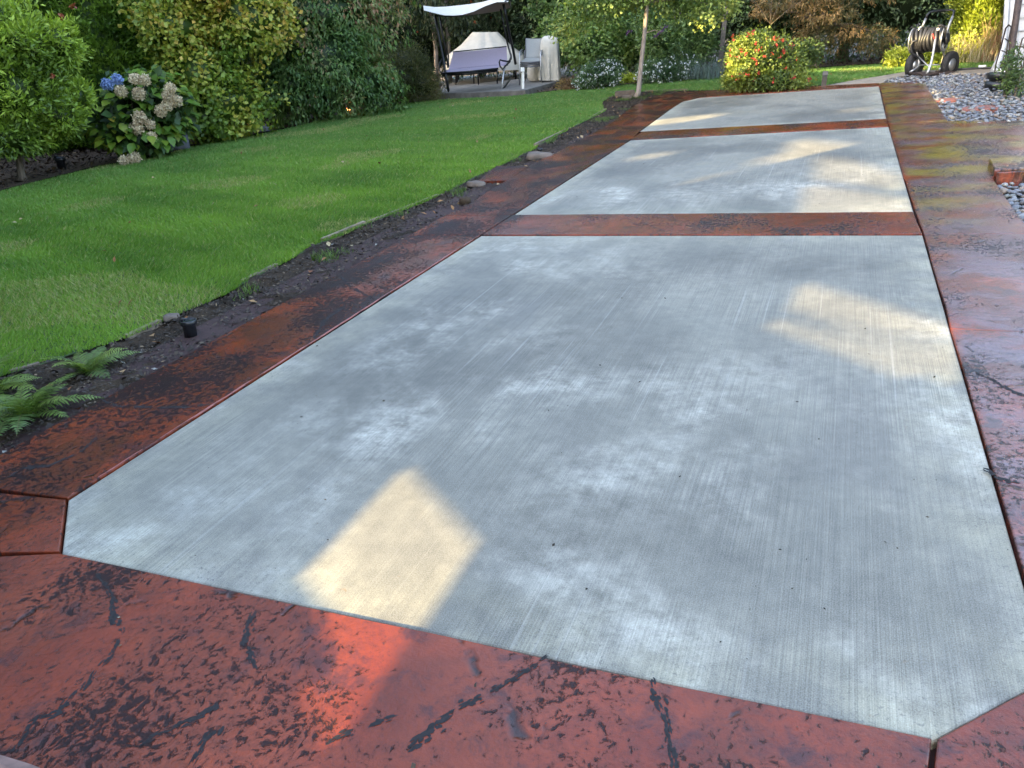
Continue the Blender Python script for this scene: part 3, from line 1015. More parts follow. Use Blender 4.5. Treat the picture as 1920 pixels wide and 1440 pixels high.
# ---- two unseen screens added behind the viewer, pierced to shape the sun patches
PATCH = [
    ([(760, 876), (893, 1020), (785, 1185), (690, 1345), (640, 1400), (592, 1290), (640, 1245), (625, 1150), (568, 1078)], 0, 1, True),
    ([(1503, 529), (1600, 557), (1790, 612), (1795, 634), (1640, 620), (1480, 578)], 0, .62, True),
    ([(1444, 598), (1475, 604), (1600, 645), (1722, 704), (1690, 706), (1560, 654), (1442, 613)], 0, .62, True),
    ([(1484, 584), (1640, 624), (1795, 640), (1800, 720), (1728, 704), (1604, 642)], 0, .5, True),
    ([(1530, 291), (1600, 300), (1690, 330), (1700, 358), (1530, 336)], 0, .62, True),
    ([(1512, 347), (1600, 356), (1706, 374), (1714, 398), (1500, 398)], 0, .62, True),
]


def ell(x, y, rx, ry, rot, c, near=False, Y=0):
    r = R_(rot)
    return ([(x + rx * math.cos(t) * math.cos(r) - ry * math.sin(t) * math.sin(r), y + rx * math.cos(t) * math.sin(r) + ry * math.sin(t) * math.cos(r)) for t in np.linspace(0, 2 * math.pi, 13)[:-1]], Y, c, near)


PATCH += [ell(1265, 226, 92, 5, -7, 1), ell(1225, 292, 46, 5, -8, .5), ell(1340, 338, 70, 12, -12, .3), ell(1400, 362, 80, 10, -8, .35),
          ell(1475, 300, 70, 11, -2, .5), ell(1600, 207, 32, 3, -3, .5), ell(1735, 177, 26, 4, -3, .8), ell(1740, 227, 30, 3, -3, .8), ell(1768, 282, 42, 7, -6, .8),
          ell(925, 453, 46, 9, -8, .5), ell(862, 462, 36, 8, -10, .8), ell(1768, 188, 12, 5, 0, 1),
          ([(1480, 131), (1620, 126), (1760, 121), (1900, 116), (1900, 120), (1760, 126), (1620, 131), (1480, 135)], 0, .9, False),
          ell(1668, 134, 60, 2.0, -4, .8)]
YB = G(1440, 165).y
PATCH += [([(1362, 74), (1440, 66), (1496, 78), (1488, 140), (1430, 150), (1375, 150), (1352, 110)], YB - .38, 1, False)]
for e in ((1180, 6, 42, 12, 0, 1, 14.0), (1640, 68, 30, 18, 10, 1, 17.5), (1515, 30, 46, 8, 8, .8, 17.5), (1500, 68, 20, 10, 0, .8, 17.5), (1620, 12, 40, 10, 15, .9, 17.5),
          (1780, 16, 60, 14, 0, .8, 18.5), (1530, 95, 40, 8, 0, .6, 17.5), (1832, 45, 46, 62, 0, 1, 15.8), (1745, 112, 60, 16, 0, 1, 18.5), (1835, 112, 40, 12, 0, 1, 18.5), (1735, 22, 14, 8, 0, .9, 19),
          (1250, 60, 20, 8, 0, .5, 15), (1740, 60, 40, 26, 0, .7, G(1745, 140).y)):
    PATCH.append(ell(*e[:6], False, e[6]))


def pierced(name, A, B, zmax, thick, row, holes, m):
    """an upright screen on the line A-B built of thin courses, each broken where sun must pass to a patch"""
    e = Vector((B[0] - A[0], B[1] - A[1], 0)); Lw = e.length; e.normalize()
    nrm = Vector((e.y, -e.x, 0)); A3 = Vector((A[0], A[1], 0))
    H = []
    for pts, grow, cov in holes:
        q = []
        for p in pts:
            w = p - SUN * ((p - A3).dot(nrm) / SUN.dot(nrm))
            q.append(((w - A3).dot(e), w.z))
        cxx = sum(a for a, b in q) / len(q); czz = sum(b for a, b in q) / len(q)
        H.append(([(cxx + (a - cxx) * grow, czz + (b - czz) * grow) for a, b in q], cov))
    vs, fs = [], []
    off = -SUN * thick

    def piece(x0, x1, z0, z1):
        k = len(vs)
        for o_ in (Vector(), off):
            for x, z in ((x0, z0), (x1, z0), (x1, z1), (x0, z1)):
                vs.append(tuple(A3 + e * x + Vector((0, 0, z)) + o_))
        fs.extend([(k, k + 1, k + 2, k + 3), (k + 7, k + 6, k + 5, k + 4), (k, k + 3, k + 7, k + 4), (k + 1, k + 5, k + 6, k + 2)])

    nrow = int((zmax + .1) / row)
    start = 0
    prev = None
    for i in range(nrow + 1):
        z = (i + .5) * row - .1
        cuts = []
        if i < nrow:
            for q, cov in H:
                if (i * .618034) % 1 >= cov: continue
                xs = []
                for j in range(len(q)):
                    (xa, za), (xb, zb) = q[j - 1], q[j]
                    if (za > z) != (zb > z): xs.append(xa + (xb - xa) * (z - za) / (zb - za))
                xs.sort()
                cuts += [(xs[k], xs[k + 1]) for k in range(0, len(xs) - 1, 2)]
        cuts.sort()
        key = tuple(cuts) if i < nrow else None
        if prev is not None and key != prev:
            x = 0.0
            for a, b in prev:
                if a > x: piece(x, a, start * row - .1, i * row - .1)
                x = max(x, b)
            if x < Lw: piece(x, Lw, start * row - .1, i * row - .1)
            start = i
        prev = key
    return link(name, arr_mesh(name, vs, fs, m))


hn, hf = [], []
for pts, Y, cov, near in PATCH:
    P3 = [at(a, b, Y) if Y else G(a, b) for a, b in pts]
    if near:
        hn.append((P3, 1, cov))
    else:
        hf.append((P3, 1, cov))
# the near patches pass the far screen through larger openings shared by neighbours
for grp, g in (([0], 2.0), ([1, 2, 3], 1.9), ([4, 5], 1.8)):
    P3 = [G(a, b) for i in grp for a, b in PATCH[i][0]]
    xs = sorted(P3, key=lambda p: (p.x, p.y))

    def half(seq):
        h = []
        for p in seq:
            while len(h) > 1 and (h[-1] - h[-2]).cross(p - h[-2]).z <= 0: h.pop()
            h.append(p)
        return h
    lo_, up_ = half(xs), half(xs[::-1])
    hf.append((lo_[:-1] + up_[:-1], g, 1))
bw = pierced('near_sun_screen', (-6.2, -0.9), (-1.5, -0.9), 3.3, .05, .003, hn, M['timber'])  # added out of view, cut so sun falls in the wanted patches
tag(bw, 'added near screen behind the viewer, pierced to shape sun patches', 'screen')
th = pierced('far_sun_screen', (-18.2, 12.72), (-2.6, -13.6), 11.5, .4, .012, hf, M['screen_mass'])  # added out of view to shade the garden, holes let sun through
tag(th, 'added tall shading screen behind the viewer on the left', 'hedge')

# ================================================================== PLANTS
def PB(pxcol, Y, dz=0.0):
    d = ray(pxcol, 160)
    return Vector((d.x / d.y * Y, Y, dz))


def frameP(o, lean=True):
    v = o - CAMP
    up = UP if lean else Vector((0, 0, 1))
    x = v.cross(up).normalized(); y = up.cross(x)
    Mx = Matrix(((x.x, y.x, up.x, o.x), (x.y, y.y, up.y, o.y), (x.z, y.z, up.z, o.z), (0, 0, 0, 1)))
    return Mx, (ROT.transposed() @ v).z / FPX


def shell(ells, n, lo=.62, hi=1.05, rough=.28, back=.35, zmin=.0):
    """points and outward normals over a union of ellipsoids, uneven outline, fewer on the far side"""
    E = np.array(ells, float)
    c, r = E[:, :3], E[:, 3:]
    w = (r[:, 0] * r[:, 1] + r[:, 1] * r[:, 2] + r[:, 0] * r[:, 2]); w = w / w.sum()
    P, N = [], []
    got = 0
    while got < n:
        k = rng.choice(len(E), 2 * n, p=w)
        d = unit(rng.normal(0, 1, (2 * n, 3)))
        keep = rng.random(2 * n) < np.where(d[:, 1] > .25, back, 1)
        k, d = k[keep], d[keep]
        rad = rng.uniform(lo, hi, len(d))
        p = c[k] + d * r[k] * rad[:, None]
        p = c[k] + (p - c[k]) * (1 + rough * (vnoise(p, 2.6, 4) - .5) * 2 + rough * .7 * (vnoise(p, 6.5, 8) - .5) * 2)[:, None]
        ins = np.zeros(len(p), bool)
        for j in range(len(E)):
            q = np.linalg.norm((p - c[j]) / r[j], axis=1)
            ins |= (q < .66) & (k != j)
        ok = ~ins & (p[:, 2] > zmin)
        nn = unit(d / r[k])
        P.append(p[ok]); N.append(nn[ok]); got += ok.sum()
    return np.concatenate(P)[:n], np.concatenate(N)[:n]


def stops_col(stops, t):
    S = np.array(stops)
    x = np.clip(t, 0, 1) * (len(S) - 1)
    i = np.minimum(x.astype(int), len(S) - 2)
    return S[i] + (S[i + 1] - S[i]) * (x - i)[:, None]


def leaves(P, N, per, spread, L, W, stops, bias=None, out=.7, up=.1, rnd=.75, jit=.35, fold=.18, mid=.45, gain=1.0, patch=1.3, flat=.45, curl=0.0):
    n = len(P) * per
    c = np.repeat(P, per, 0); nn = np.repeat(N, per, 0)
    pos = c + rng.normal(0, 1, (n, 3)) * spread
    d = unit(nn * out + rng.normal(0, 1, (n, 3)) * rnd * .6 + np.array([0, 0, up]))
    nr = unit(nn * .55 + np.array([0, -.15, flat]) + rng.normal(0, 1, (n, 3)) * .42)
    s = unit(np.cross(d, nr)); nr = np.cross(s, d)
    l = L * (1 + jit * (rng.random(n) - .5) * 2); w = W * (1 + jit * (rng.random(n) - .5) * 2)
    V = np.empty((n, 4, 3))
    V[:, 0] = pos
    V[:, 1] = pos + d * (l * mid)[:, None] + s * (w / 2)[:, None] + nr * (fold * w)[:, None]
    V[:, 2] = pos + d * l[:, None] - nr * (curl * l)[:, None]
    V[:, 3] = pos + d * (l * mid)[:, None] - s * (w / 2)[:, None] + nr * (fold * w)[:, None]
    t = .5 + (vnoise(c, 2.2, 6) - .5) * patch + (rng.random(n) - .5) * .55
    if bias is not None: t = t + np.repeat(bias(P), per)
    C = stops_col(stops, t) * (gain * (.75 + .5 * rng.random((n, 1))))
    F = np.empty((n, 2, 3), np.int32); b = np.arange(n) * 4
    F[:, 0] = np.stack([b, b + 1, b + 2], 1); F[:, 1] = np.stack([b, b + 2, b + 3], 1)
    return V.reshape(-1, 3), F.reshape(-1, 3), np.repeat(C, 4, 0)


_ico = None


def core(ells, col, k=.74):
    global _ico
    if _ico is None:
        bm = bmesh.new(); bmesh.ops.create_icosphere(bm, subdivisions=3, radius=1)
        bm.verts.ensure_lookup_table()
        _ico = (np.array([v.co[:] for v in bm.verts]), np.array([[v.index for v in f.verts] for f in bm.faces])); bm.free()
    V, F, C = [], [], []
    n = 0
    for e in ells:
        e = np.array(e, float)
        p = _ico[0] * e[3:] * k + e[:3]
        p = e[:3] + (p - e[:3]) * (1 + .45 * (vnoise(p, 4.5, 3) - .5))[:, None]
        p[:, 2] = np.maximum(p[:, 2], .0)
        V.append(p); F.append(_ico[1] + n); n += len(p)
        C.append(np.tile(np.array(col), (len(p), 1)) * (.6 + .8 * vnoise(p, 9, 2))[:, None])
    return np.concatenate(V), np.concatenate(F), np.concatenate(C)


def merge(parts):
    V, F, C = [], [], []; n = 0
    for v, f, c in parts:
        V.append(v); F.append(f + n); C.append(c); n += len(v)
    return np.concatenate(V), np.concatenate(F), np.concatenate(C)


def limbs(mb, base, tips, r, n=7):
    for t in tips:
        b = Vector(base); t = Vector(t); m_ = b.lerp(t, .5) + Vector((random.uniform(-.06, .06), random.uniform(-.06, .06), .08 * (t - b).length))
        mb.tube([b, b.lerp(m_, .5), m_, m_.lerp(t, .5), t], [r, r * .85, r * .65, r * .5, r * .3], n)


def px_ells(s, L):
    """(right px, up px, away m, half-width px, depth m, half-height px) -> metres"""
    return [((a - b * LEAN) * s, c, b * s, d * s, e, f * s) for a, b, c, d, e, f in L]


def shrub(name, label, cat, Mx, ells, n, per, spread, L, W, stops, group=None, mat='leaf', trunk=None, part='foliage', corek=.58, lean_core=None, **kw):
    root = thing(name, label, cat, Mx, group)
    kw.setdefault('gain', 1.75)
    shell_kw = {k: kw.pop(k) for k in ('lo', 'hi', 'rough', 'back', 'zmin') if k in kw}
    P, N = shell(ells, n, **shell_kw)
    parts = [leaves(P, N, per, spread, L, W, stops, **kw)]
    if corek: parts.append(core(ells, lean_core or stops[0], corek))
    V, F, C = merge(parts)
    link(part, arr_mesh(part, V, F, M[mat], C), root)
    if trunk:
        mb = MB()
        base, top, r = trunk[:3]
        b = Vector(base); t = Vector(top)
        mb.tube([b, b.lerp(t, .12), b.lerp(t, .5) + Vector((r * .3, 0, 0)), t], [r * 1.5, r, r * .85, r * .7], 9)
        mb.build('trunk', M[trunk[3] if len(trunk) > 3 else 'bark'], root, True)
        mb2 = MB()
        limbs(mb2, t, [(e[0], e[1], e[2] + .3 * e[5]) for e in ells[:6]], r * .55)
        mb2.build('branch', M[trunk[3] if len(trunk) > 3 else 'bark'], root, True)
    return root


def sprinkle(root, name, ells, n, size, cols, mat='petal', per=4, pos=None, front=True, lo=.98, hi=1.08):
    """small blossoms or berries over the outside of a crown"""
    P, N = shell(ells, n, lo, hi, .28, .15) if pos is None else pos
    V, F, C = leaves(P + N * size * .3, N, per, size * .35, size, size * .9, cols, out=.4, rnd=1.2, jit=.3, patch=.8)
    return link(name, arr_mesh(name, V, F, M[mat], C), root)


GREENS = [(.022, .042, .010), (.050, .095, .018), (.095, .150, .028)]

# ---- glossy laurel-like shrub, far left
Mx, s = frame(42, 338)
e = px_ells(s, [(-15, 150, 0, 82, .8, 92), (-65, 215, .1, 80, .75, 82), (0, 235, 0, 54, .6, 56), (55, 112, -.1, 46, .5, 50), (-38, 85, -.2, 72, .6, 46), (84, 142, 0, 26, .35, 32), (-45, 275, .1, 42, .4, 34), (45, 235, 0, 40, .4, 42)])
r0 = shrub('laurel_shrub', 'bright glossy green shrub in whorls at the far left edge', 'shrub', Mx, e, 1500, 9, .035, .085, .028,
           [(.040, .068, .010), (.115, .170, .020), (.225, .28, .038)], mat='leaf_glossy', trunk=((0, 0, 0), (.02, 0, .5), .05), lo=.6, rough=.32, zmin=.38,
           out=.9, up=.25, rnd=.95, patch=1.0, bias=lambda P: .16 * (P[:, 2] / 2 - .6))
P = np.array([[(66 - 290 * LEAN) * s, -.45, 290 * s], [(50 - 275 * LEAN) * s, -.5, 275 * s], [(38 - 180 * LEAN) * s, -.7, 180 * s], [(-36 - 310 * LEAN) * s, -.5, 310 * s]])
for p in P:
    sprinkle(r0, 'red_shoot', e, 1, .04, [(.22, .05, .02), (.32, .09, .04)], 'leaf', 9, (p[None], np.array([[0, -1, .4]])))


# ---- arborvitae columns of the left hedge
def arbor(label, o, H, Rr, n, stops, name='arborvitae', group='tall arborvitae of the hedge'):
    Mx, s = frameP(o)
    root = thing(name, label, 'conifer', Mx, group)
    prof = lambda z: Rr * np.clip(1 - (z / H) ** 2.4, 0, 1) * (.86 + .14 * np.clip(z / .8, 0, 1)) + .04
    parts = []
    for zlo, zhi, m_, sz in ((.1, min(3.9, H), n, 1), (3.9, H, n // 5, 1.9)):
        if zhi <= zlo: continue
        z = rng.uniform(zlo, zhi, m_)
        a = rng.uniform(np.pi - .35, 2 * np.pi + .35, m_)
        d = np.c_[np.cos(a), np.sin(a), np.zeros(m_)]
        p0 = np.c_[d[:, :2] * prof(z)[:, None], z]
        # upright billows
        k = 1 + .16 * (vnoise(p0 * [1, 1, .45], 4.2, 3) - .5) * 2 + .09 * (vnoise(p0, 11, 5) - .5) * 2
        p0[:, :2] *= k[:, None]
        N = unit(d + [0, 0, .35])
        parts.append(leaves(p0, N, 8, .028 * sz, .085 * sz, .034 * sz, stops, out=.75, up=.35, rnd=.75, mid=.6, patch=1.1, flat=.1, curl=.15))
    zz = np.linspace(0, H, 22); aa = np.linspace(0, 2 * np.pi, 25)[:-1]
    Z, A = np.meshgrid(zz, aa, indexing='ij')
    rr = prof(Z) * .86
    V = np.stack([np.cos(A) * rr, np.sin(A) * rr, Z], -1).reshape(-1, 3)
    idx = np.arange(22 * 24).reshape(22, 24); ir = np.roll(idx, -1, 1)
    F = np.concatenate([np.stack([idx[:-1], ir[:-1], ir[1:]], -1).reshape(-1, 3), np.stack([idx[:-1], ir[1:], idx[1:]], -1).reshape(-1, 3)])
    parts.append((V, F, np.tile(np.array(stops[0]), (len(V), 1))))
    V, F, C = merge(parts)
    link('foliage', arr_mesh('foliage', V, F, M['leaf'], C), root)
    MB().tube([(0, 0, 0), (0, 0, .5)], [.09, .07], 8).build('trunk', M['bark'], root, True)
    return root


AG = [(.045, .10, .014), (.12, .22, .024), (.19, .30, .036)]
arbor('dense green arborvitae behind the hydrangea', PB(205, 11.3), 11, 1.02, 4200, AG)
arbor('dense green arborvitae behind the bright glossy shrub', PB(70, 10.9), 11, 1.05, 3000, AG)
arbor('leftmost arborvitae, mostly hidden by the bright glossy shrub', PB(-80, 10.3), 11, 1.05, 1200, AG)
arbor('dark arborvitae between the hydrangea and the yellowing shrub', PB(318, 12.6), 11, 1.0, 2000, [(.012, .026, .007), (.03, .06, .012), (.05, .09, .018)])
arbor('dark arborvitae in the gap left of the large red-tinged shrub', PB(462, 15.0), 11, 1.1, 1500, [(.012, .026, .007), (.03, .06, .012), (.05, .09, .018)])

# ---- hydrangea: single large leaves and flower heads
Mx, s = frame(256, 297)
HYL = LEAN
hy = thing('hydrangea', 'hydrangea with blue and faded cream flower heads at the lawn edge', 'shrub', Mx)
e = px_ells(s, [(-35, 80, 0, 60, .55, 62), (45, 85, 0, 55, .55, 62), (5, 105, 0, 60, .6, 48), (5, 45, -.1, 75, .55, 38)])


def big_leaf(i):
    r = random.Random(i)
    Lf, Wf = .165, .115
    rows = [(0, 0), (.18, .55), (.42, 1), (.70, .72), (1, 0)]
    vs, fs = [], []
    for t, w in rows:
        y = t * Lf; zc = -.10 * Lf * t * t * 2
        if w == 0: vs.append((0, y, zc))
        else: vs += [(-w * Wf / 2, y, zc + .018), (0, y, zc), (w * Wf / 2, y, zc + .018)]
    fs = [(0, 2, 1), (0, 3, 2), (1, 2, 5, 4), (2, 3, 6, 5), (4, 5, 8, 7), (5, 6, 9, 8), (7, 8, 10), (8, 9, 10)]
    me = bpy.data.meshes.new('leaf'); me.from_pydata(vs, [], fs)
    base = [(.11, .19, .025), (.16, .25, .028), (.085, .155, .024), (.27, .32, .035), (.19, .27, .028), (.36, .33, .05)][i % 6]
    a = me.color_attributes.new('Col', 'FLOAT_COLOR', 'POINT')
    for d in a.data: d.color = (*[x * r.uniform(.85, 1.15) for x in base], 1)
    me.polygons.foreach_set('use_smooth', [True] * len(me.polygons))
    me.materials.append(M['leaf_glossy'])
    return me


bl = [big_leaf(i) for i in range(6)]


def put_leaf(me, p, n, root, sc=1.0, spin=None):
    d = Vector((n[0] + random.gauss(0, .45), n[1] + random.gauss(0, .35) - .1, n[2] * .3 + random.gauss(-.25, .35)))
    d.normalize()
    nr = Vector((n[0] * .4, n[1] * .6 - .2, .75)); x = d.cross(nr).normalized(); nr = x.cross(d)
    Mt = Matrix(((x.x, d.x, nr.x, p[0]), (x.y, d.y, nr.y, p[1]), (x.z, d.z, nr.z, p[2]), (0, 0, 0, 1)))
    link('leaf', me, root, Mt @ Matrix.Scale(sc * random.uniform(.75, 1.15), 4))


P, N = shell(e, 300, .80, 1.0, .2, .06, .12)
for p, n in zip(P, N):
    yl = p[2] < .75 and p[0] < -.1
    put_leaf(bl[random.choice([3, 4, 1, 5, 1] if yl and random.random() < .5 else [0, 1, 2, 0, 2, 4])], p, n, hy)
P, N = shell(e, 260, .55, .9, .2, .3, .06)
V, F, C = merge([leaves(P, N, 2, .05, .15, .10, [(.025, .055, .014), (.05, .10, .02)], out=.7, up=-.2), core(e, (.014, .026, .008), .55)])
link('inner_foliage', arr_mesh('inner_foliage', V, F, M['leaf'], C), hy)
mb = MB()
for i in range(9):
    a = i * .7; mb.tube([(.05 * math.cos(a), .05 * math.sin(a), 0), (.15 * math.cos(a), .12 * math.sin(a), .4), (.55 * math.cos(a), .3 * math.sin(a), .9)], [.014, .011, .007], 6)
mb.build('stem', M['bark'], hy, True)


def head(cols, r, seed):
    k = 150
    i = np.arange(k) + .5
    ph = np.arccos(1 - 2 * i / k); th = np.pi * (1 + 5 ** .5) * i
    d = np.stack([np.cos(th) * np.sin(ph), np.sin(th) * np.sin(ph), np.cos(ph)], 1)
    P = d * r * (1 + .10 * rng.normal(0, 1, (k, 1)))
    V, F, C = leaves(P, d, 3, .006, .026, .024, cols, out=.25, up=0, rnd=1.3, flat=0, patch=1.8)
    V2, F2, C2 = core([(0, 0, 0, r, r, r)], cols[0], .88)
    V2[:, 2] = V2[:, 2]
    V, F, C = merge([(V, F, C)])
    return arr_mesh('flower_head', V, F, M['petal'], C)


cream = [head([(.38, .26, .16), (.74, .62, .42), (.82, .74, .54)], .068, i) for i in range(3)]
blue = head([(.16, .24, .46), (.28, .38, .64), (.48, .56, .76)], .062, 9)
for (a, b, k, sc_) in ((206, 163, 'b', 1), (222, 156, 'b', .95), (228, 175, 'c', .95), (257, 180, 'c', 1.05), (250, 156, 'c', .95), (266, 158, 'c', .9), (308, 174, 'c', .95), (303, 186, 'c', .95), (318, 194, 'c', 1),
                       (304, 202, 'c', .9), (293, 210, 'c', 1), (258, 220, 'c', 1.1), (254, 237, 'c', 1.1), (279, 253, 'c', .9), (276, 232, 'c', .8), (234, 290, 'c', .9), (251, 286, 'c', 1)):
    o = link('flower_head', blue if k == 'b' else random.choice(cream), hy, Matrix.Translation(((a - 256 - (297 - b) * HYL) * s, -.55 if b < 270 else -.62, (297 - b) * s)) @ Matrix.Rotation(random.uniform(0, 6), 4, 'Z') @ Matrix.Scale(sc_, 4))
    if k == 'b': o['label'] = 'fresh blue flower head'

# ---- yellowing lobed-leaf shrub
Mx, s = frame(393, 264)
e = px_ells(s, [(-18, 110, 0, 70, .85, 80), (25, 62, -.1, 82, .75, 62), (-62, 195, .1, 72, .8, 55), (60, 205, .1, 85, .8, 70), (10, 265, .2, 115, .9, 60), (-10, 40, -.2, 70, .6, 40), (0, 360, .3, 140, 1.1, 90)])
shrub('yellowing_shrub', 'tall lobed-leaf shrub turning yellow between hydrangea and red-tinged shrub', 'shrub', Mx, e, 1900, 9, .06, .072, .066,
      [(.05, .092, .013), (.11, .155, .020), (.20, .20, .03), (.31, .20, .045)], trunk=((0, .1, 0), (0, .2, .6), .05), lo=.6, rough=.35, out=.5, up=-.15, rnd=.9, mid=.6,
      bias=lambda P: .22 * (P[:, 2] / 2.2 - .75) + .25 * (vnoise(P, 1.4, 31) - .5), patch=.9)

# ---- large red tinged viburnum
Mx, s = frame(607, 224)
e = px_ells(s, [(0, 95, 0, 118, 1.0, 95), (-60, 55, 0, 82, .8, 58), (62, 60, 0, 80, .8, 62), (-10, 180, .2, 138, 1.1, 70), (20, 265, .4, 150, 1.2, 90), (-90, 95, .1, 45, .6, 30)])
shrub('red_tinged_shrub', 'large dark green shrub with red tinged drooping leaves left of the swing', 'shrub', Mx, e, 2600, 9, .055, .085, .038,
      [(.026, .058, .015), (.058, .108, .026), (.095, .13, .042), (.19, .105, .062)], trunk=((0, .2, 0), (0, .3, .7), .06), lo=.62, rough=.34, out=.55, up=-.55, rnd=.6, curl=.2,
      bias=lambda P: .30 * (P[:, 2] / 2.4 - .62), patch=1.0)

# ---- low olive-brown fine leaved shrub
Mx, s = frame(772, 191)
e = px_ells(s, [(-22, 40, 0, 52, .6, 44), (22, 28, 0, 44, .5, 32), (-12, 68, .1, 38, .45, 34), (-45, 25, 0, 35, .4, 28)])
shrub('fine_leaved_shrub', 'low olive brown fine leaved shrub beside the concrete pad', 'shrub', Mx, e, 1500, 12, .05, .045, .016,
      [(.030, .036, .012), (.060, .066, .020), (.100, .085, .034)], trunk=((0, .1, 0), (0, .1, .25), .03), lo=.7, rough=.35, out=.8, up=.2, rnd=.9)


# ---- strap-leaved clumps
def clump(name, label, Mx, n, L, W, cols, spread=.06, arch=1.0, part='blade', mat='leaf', up=1.0):
    root = thing(name, label, 'plant', Mx)
    vs, fs, cs = [], [], []
    for i in range(n):
        a = random.uniform(0, 6.28); l = L * random.uniform(.6, 1.1); lean = random.uniform(.25, 1.0) * arch
        b = Vector((random.gauss(0, spread), random.gauss(0, spread), 0))
        d = Vector((math.cos(a), math.sin(a), 0)); w = Vector((-d.y, d.x, 0)) * W / 2
        c = np.array(random.choice(cols)) * random.uniform(.8, 1.2)
        k0 = len(vs)
        for j in range(5):
            t = j / 4
            p = b + d * (l * lean * t * (.35 + .5 * t)) + Vector((0, 0, l * up * (t - .55 * lean * t * t)))
            ww = w * (1 - t ** 2) + w * .05
            vs += [p - ww, p + ww]; cs += [c, c]
        for j in range(4): fs += [(k0 + 2 * j, k0 + 2 * j + 1, k0 + 2 * j + 3), (k0 + 2 * j, k0 + 2 * j + 3, k0 + 2 * j + 2)]
    o = link(part, arr_mesh(part, vs, fs, M[mat], np.array(cs)), root)
    return root


clump('daylily', 'small strap-leaved daylily clump below the red-tinged shrub', frame(523, 240)[0], 45, .42, .022, [(.07, .12, .025), (.11, .15, .035)], .05)
clump('blue_fescue', 'pale blue-grey grass tussock at the lawn edge left of the flowering bush', frame(1322, 147)[0], 420, .46, .007, [(.16, .22, .22), (.22, .28, .27), (.12, .17, .16)], .22, .9)
clump('spiky_grass', 'upright spiky grass tuft behind the right-hand white-flowered bush', frameP(PB(1275, 16.6))[0], 110, .85, .014, [(.08, .14, .05), (.13, .19, .07)], .07, .7, up=1.15)
clump('feather_grass', 'pale feathery grass clump in sun beside the golden conifer', frame(1826, 115)[0], 520, .62, .008, [(.36, .32, .22), (.26, .24, .14), (.42, .36, .26)], .24, 1.0)
clump('red_fountain_grass', 'tall reddish fountain grass leaning by the black utility box', frame(1857, 114)[0], 170, 1.0, .008, [(.30, .17, .12), (.38, .28, .16), (.22, .20, .08)], .10, .8)

# ---- rowan behind the swing
o = PB(838, 20.6)
Mx, s = frameP(o)
rw = thing('rowan_tree', 'rowan tree with orange berries and grey trunks behind the swing', 'tree', Mx)
e = [(-.2, 0, 2.6, 1.5, 1.2, 1.1), (1.0, 0, 2.7, 1.3, 1.1, .95), (-1.0, .1, 2.3, .9, .8, 1.0), (.3, -.3, 1.6, .8, .6, .5), (1.8, .2, 2.4, .9, .8, .8), (.4, .3, 4.0, 2.0, 1.6, 1.2)]
P, N = shell(e, 1700, .6, 1.05, .4, .3, .8)
V, F, C = leaves(P, N, 9, .085, .115, .036, [(.024, .042, .020), (.050, .078, .034), (.085, .105, .055)], out=.4, up=-.7, rnd=.7, curl=.2)
link('foliage', arr_mesh('foliage', V, F, M['leaf'], C), rw)
mb = MB()
mb.tube([(-.28, 0, 0), (-.26, 0, .9), (-.30, 0, 1.8), (-.1, .1, 3.2)], [.07, .06, .055, .03], 9)
mb.build('trunk', M['bark_pale'], rw, True)
mb = MB(); mb.tube([(.10, .1, 0), (.09, .1, 1.0), (.05, .1, 2.0), (.3, .1, 3.2)], [.06, .055, .05, .03], 9)
mb.build('trunk', M['bark_pale'], rw, True)
mb = MB(); limbs(mb, (-.28, 0, 1.7), [(-1.1, -.1, 2.4), (.3, -.3, 2.3)], .03); limbs(mb, (.06, .1, 1.9), [(1.2, 0, 2.7), (1.9, .1, 2.6)], .03)
mb.build('branch', M['bark_pale'], rw, True)
P, N = shell(e[:5], 46, .95, 1.08, .3, .05, 1.0)
sprinkle(rw, 'berries', e, 46, .040, [(.42, .10, .04), (.52, .16, .06)], 'petal', 8, (P, N))['kind'] = 'stuff'

# ---- dark evergreens closing the garden at the back, and the shrubs before them
DK = [(.013, .024, .009), (.028, .048, .016), (.048, .074, .026)]
BL = [(.018, .034, .018), (.034, .058, .026), (.055, .085, .040)]
back = [(560, 19.2, 1.7, 3.6, 'dark evergreen tree behind the large red-tinged shrub', DK),
        (690, 21.5, 1.9, 6.2, 'dark evergreen tree right of the red-tinged shrub', DK),
        (800, 22.5, 2.2, 6.8, 'dark evergreen tree behind the rowan trunks', DK),
        (905, 22.6, 2.2, 7.1, 'dark evergreen tree behind the middle of the swing', DK),
        (1010, 22.5, 2.1, 6.8, 'dark evergreen tree behind the white covered grill', BL),
        (1110, 21.5, 2.2, 7.1, 'dark evergreen tree left of the young tree trunk', BL),
        (1215, 21, 2.2, 7.1, 'dark evergreen tree behind the young tree trunk', BL),
        (1318, 20.3, 2.0, 7.1, 'dark evergreen tree behind the timber arbor', DK),
        (1405, 19.6, 1.9, 7.1, 'dark evergreen tree behind the red-flowering bush', DK),
        (1490, 18.9, 1.9, 7.1, 'dark evergreen tree behind the bronze maple, left side', DK),
        (1575, 18.6, 1.9, 7.1, 'dark evergreen tree behind the bronze maple, right side', BL),
        (1655, 18.4, 1.8, 7.1, 'dark evergreen tree between bronze maple and hose reel', BL),
        (1735, 18.9, 1.8, 7.1, 'dark evergreen tree behind the hose reel', BL)]
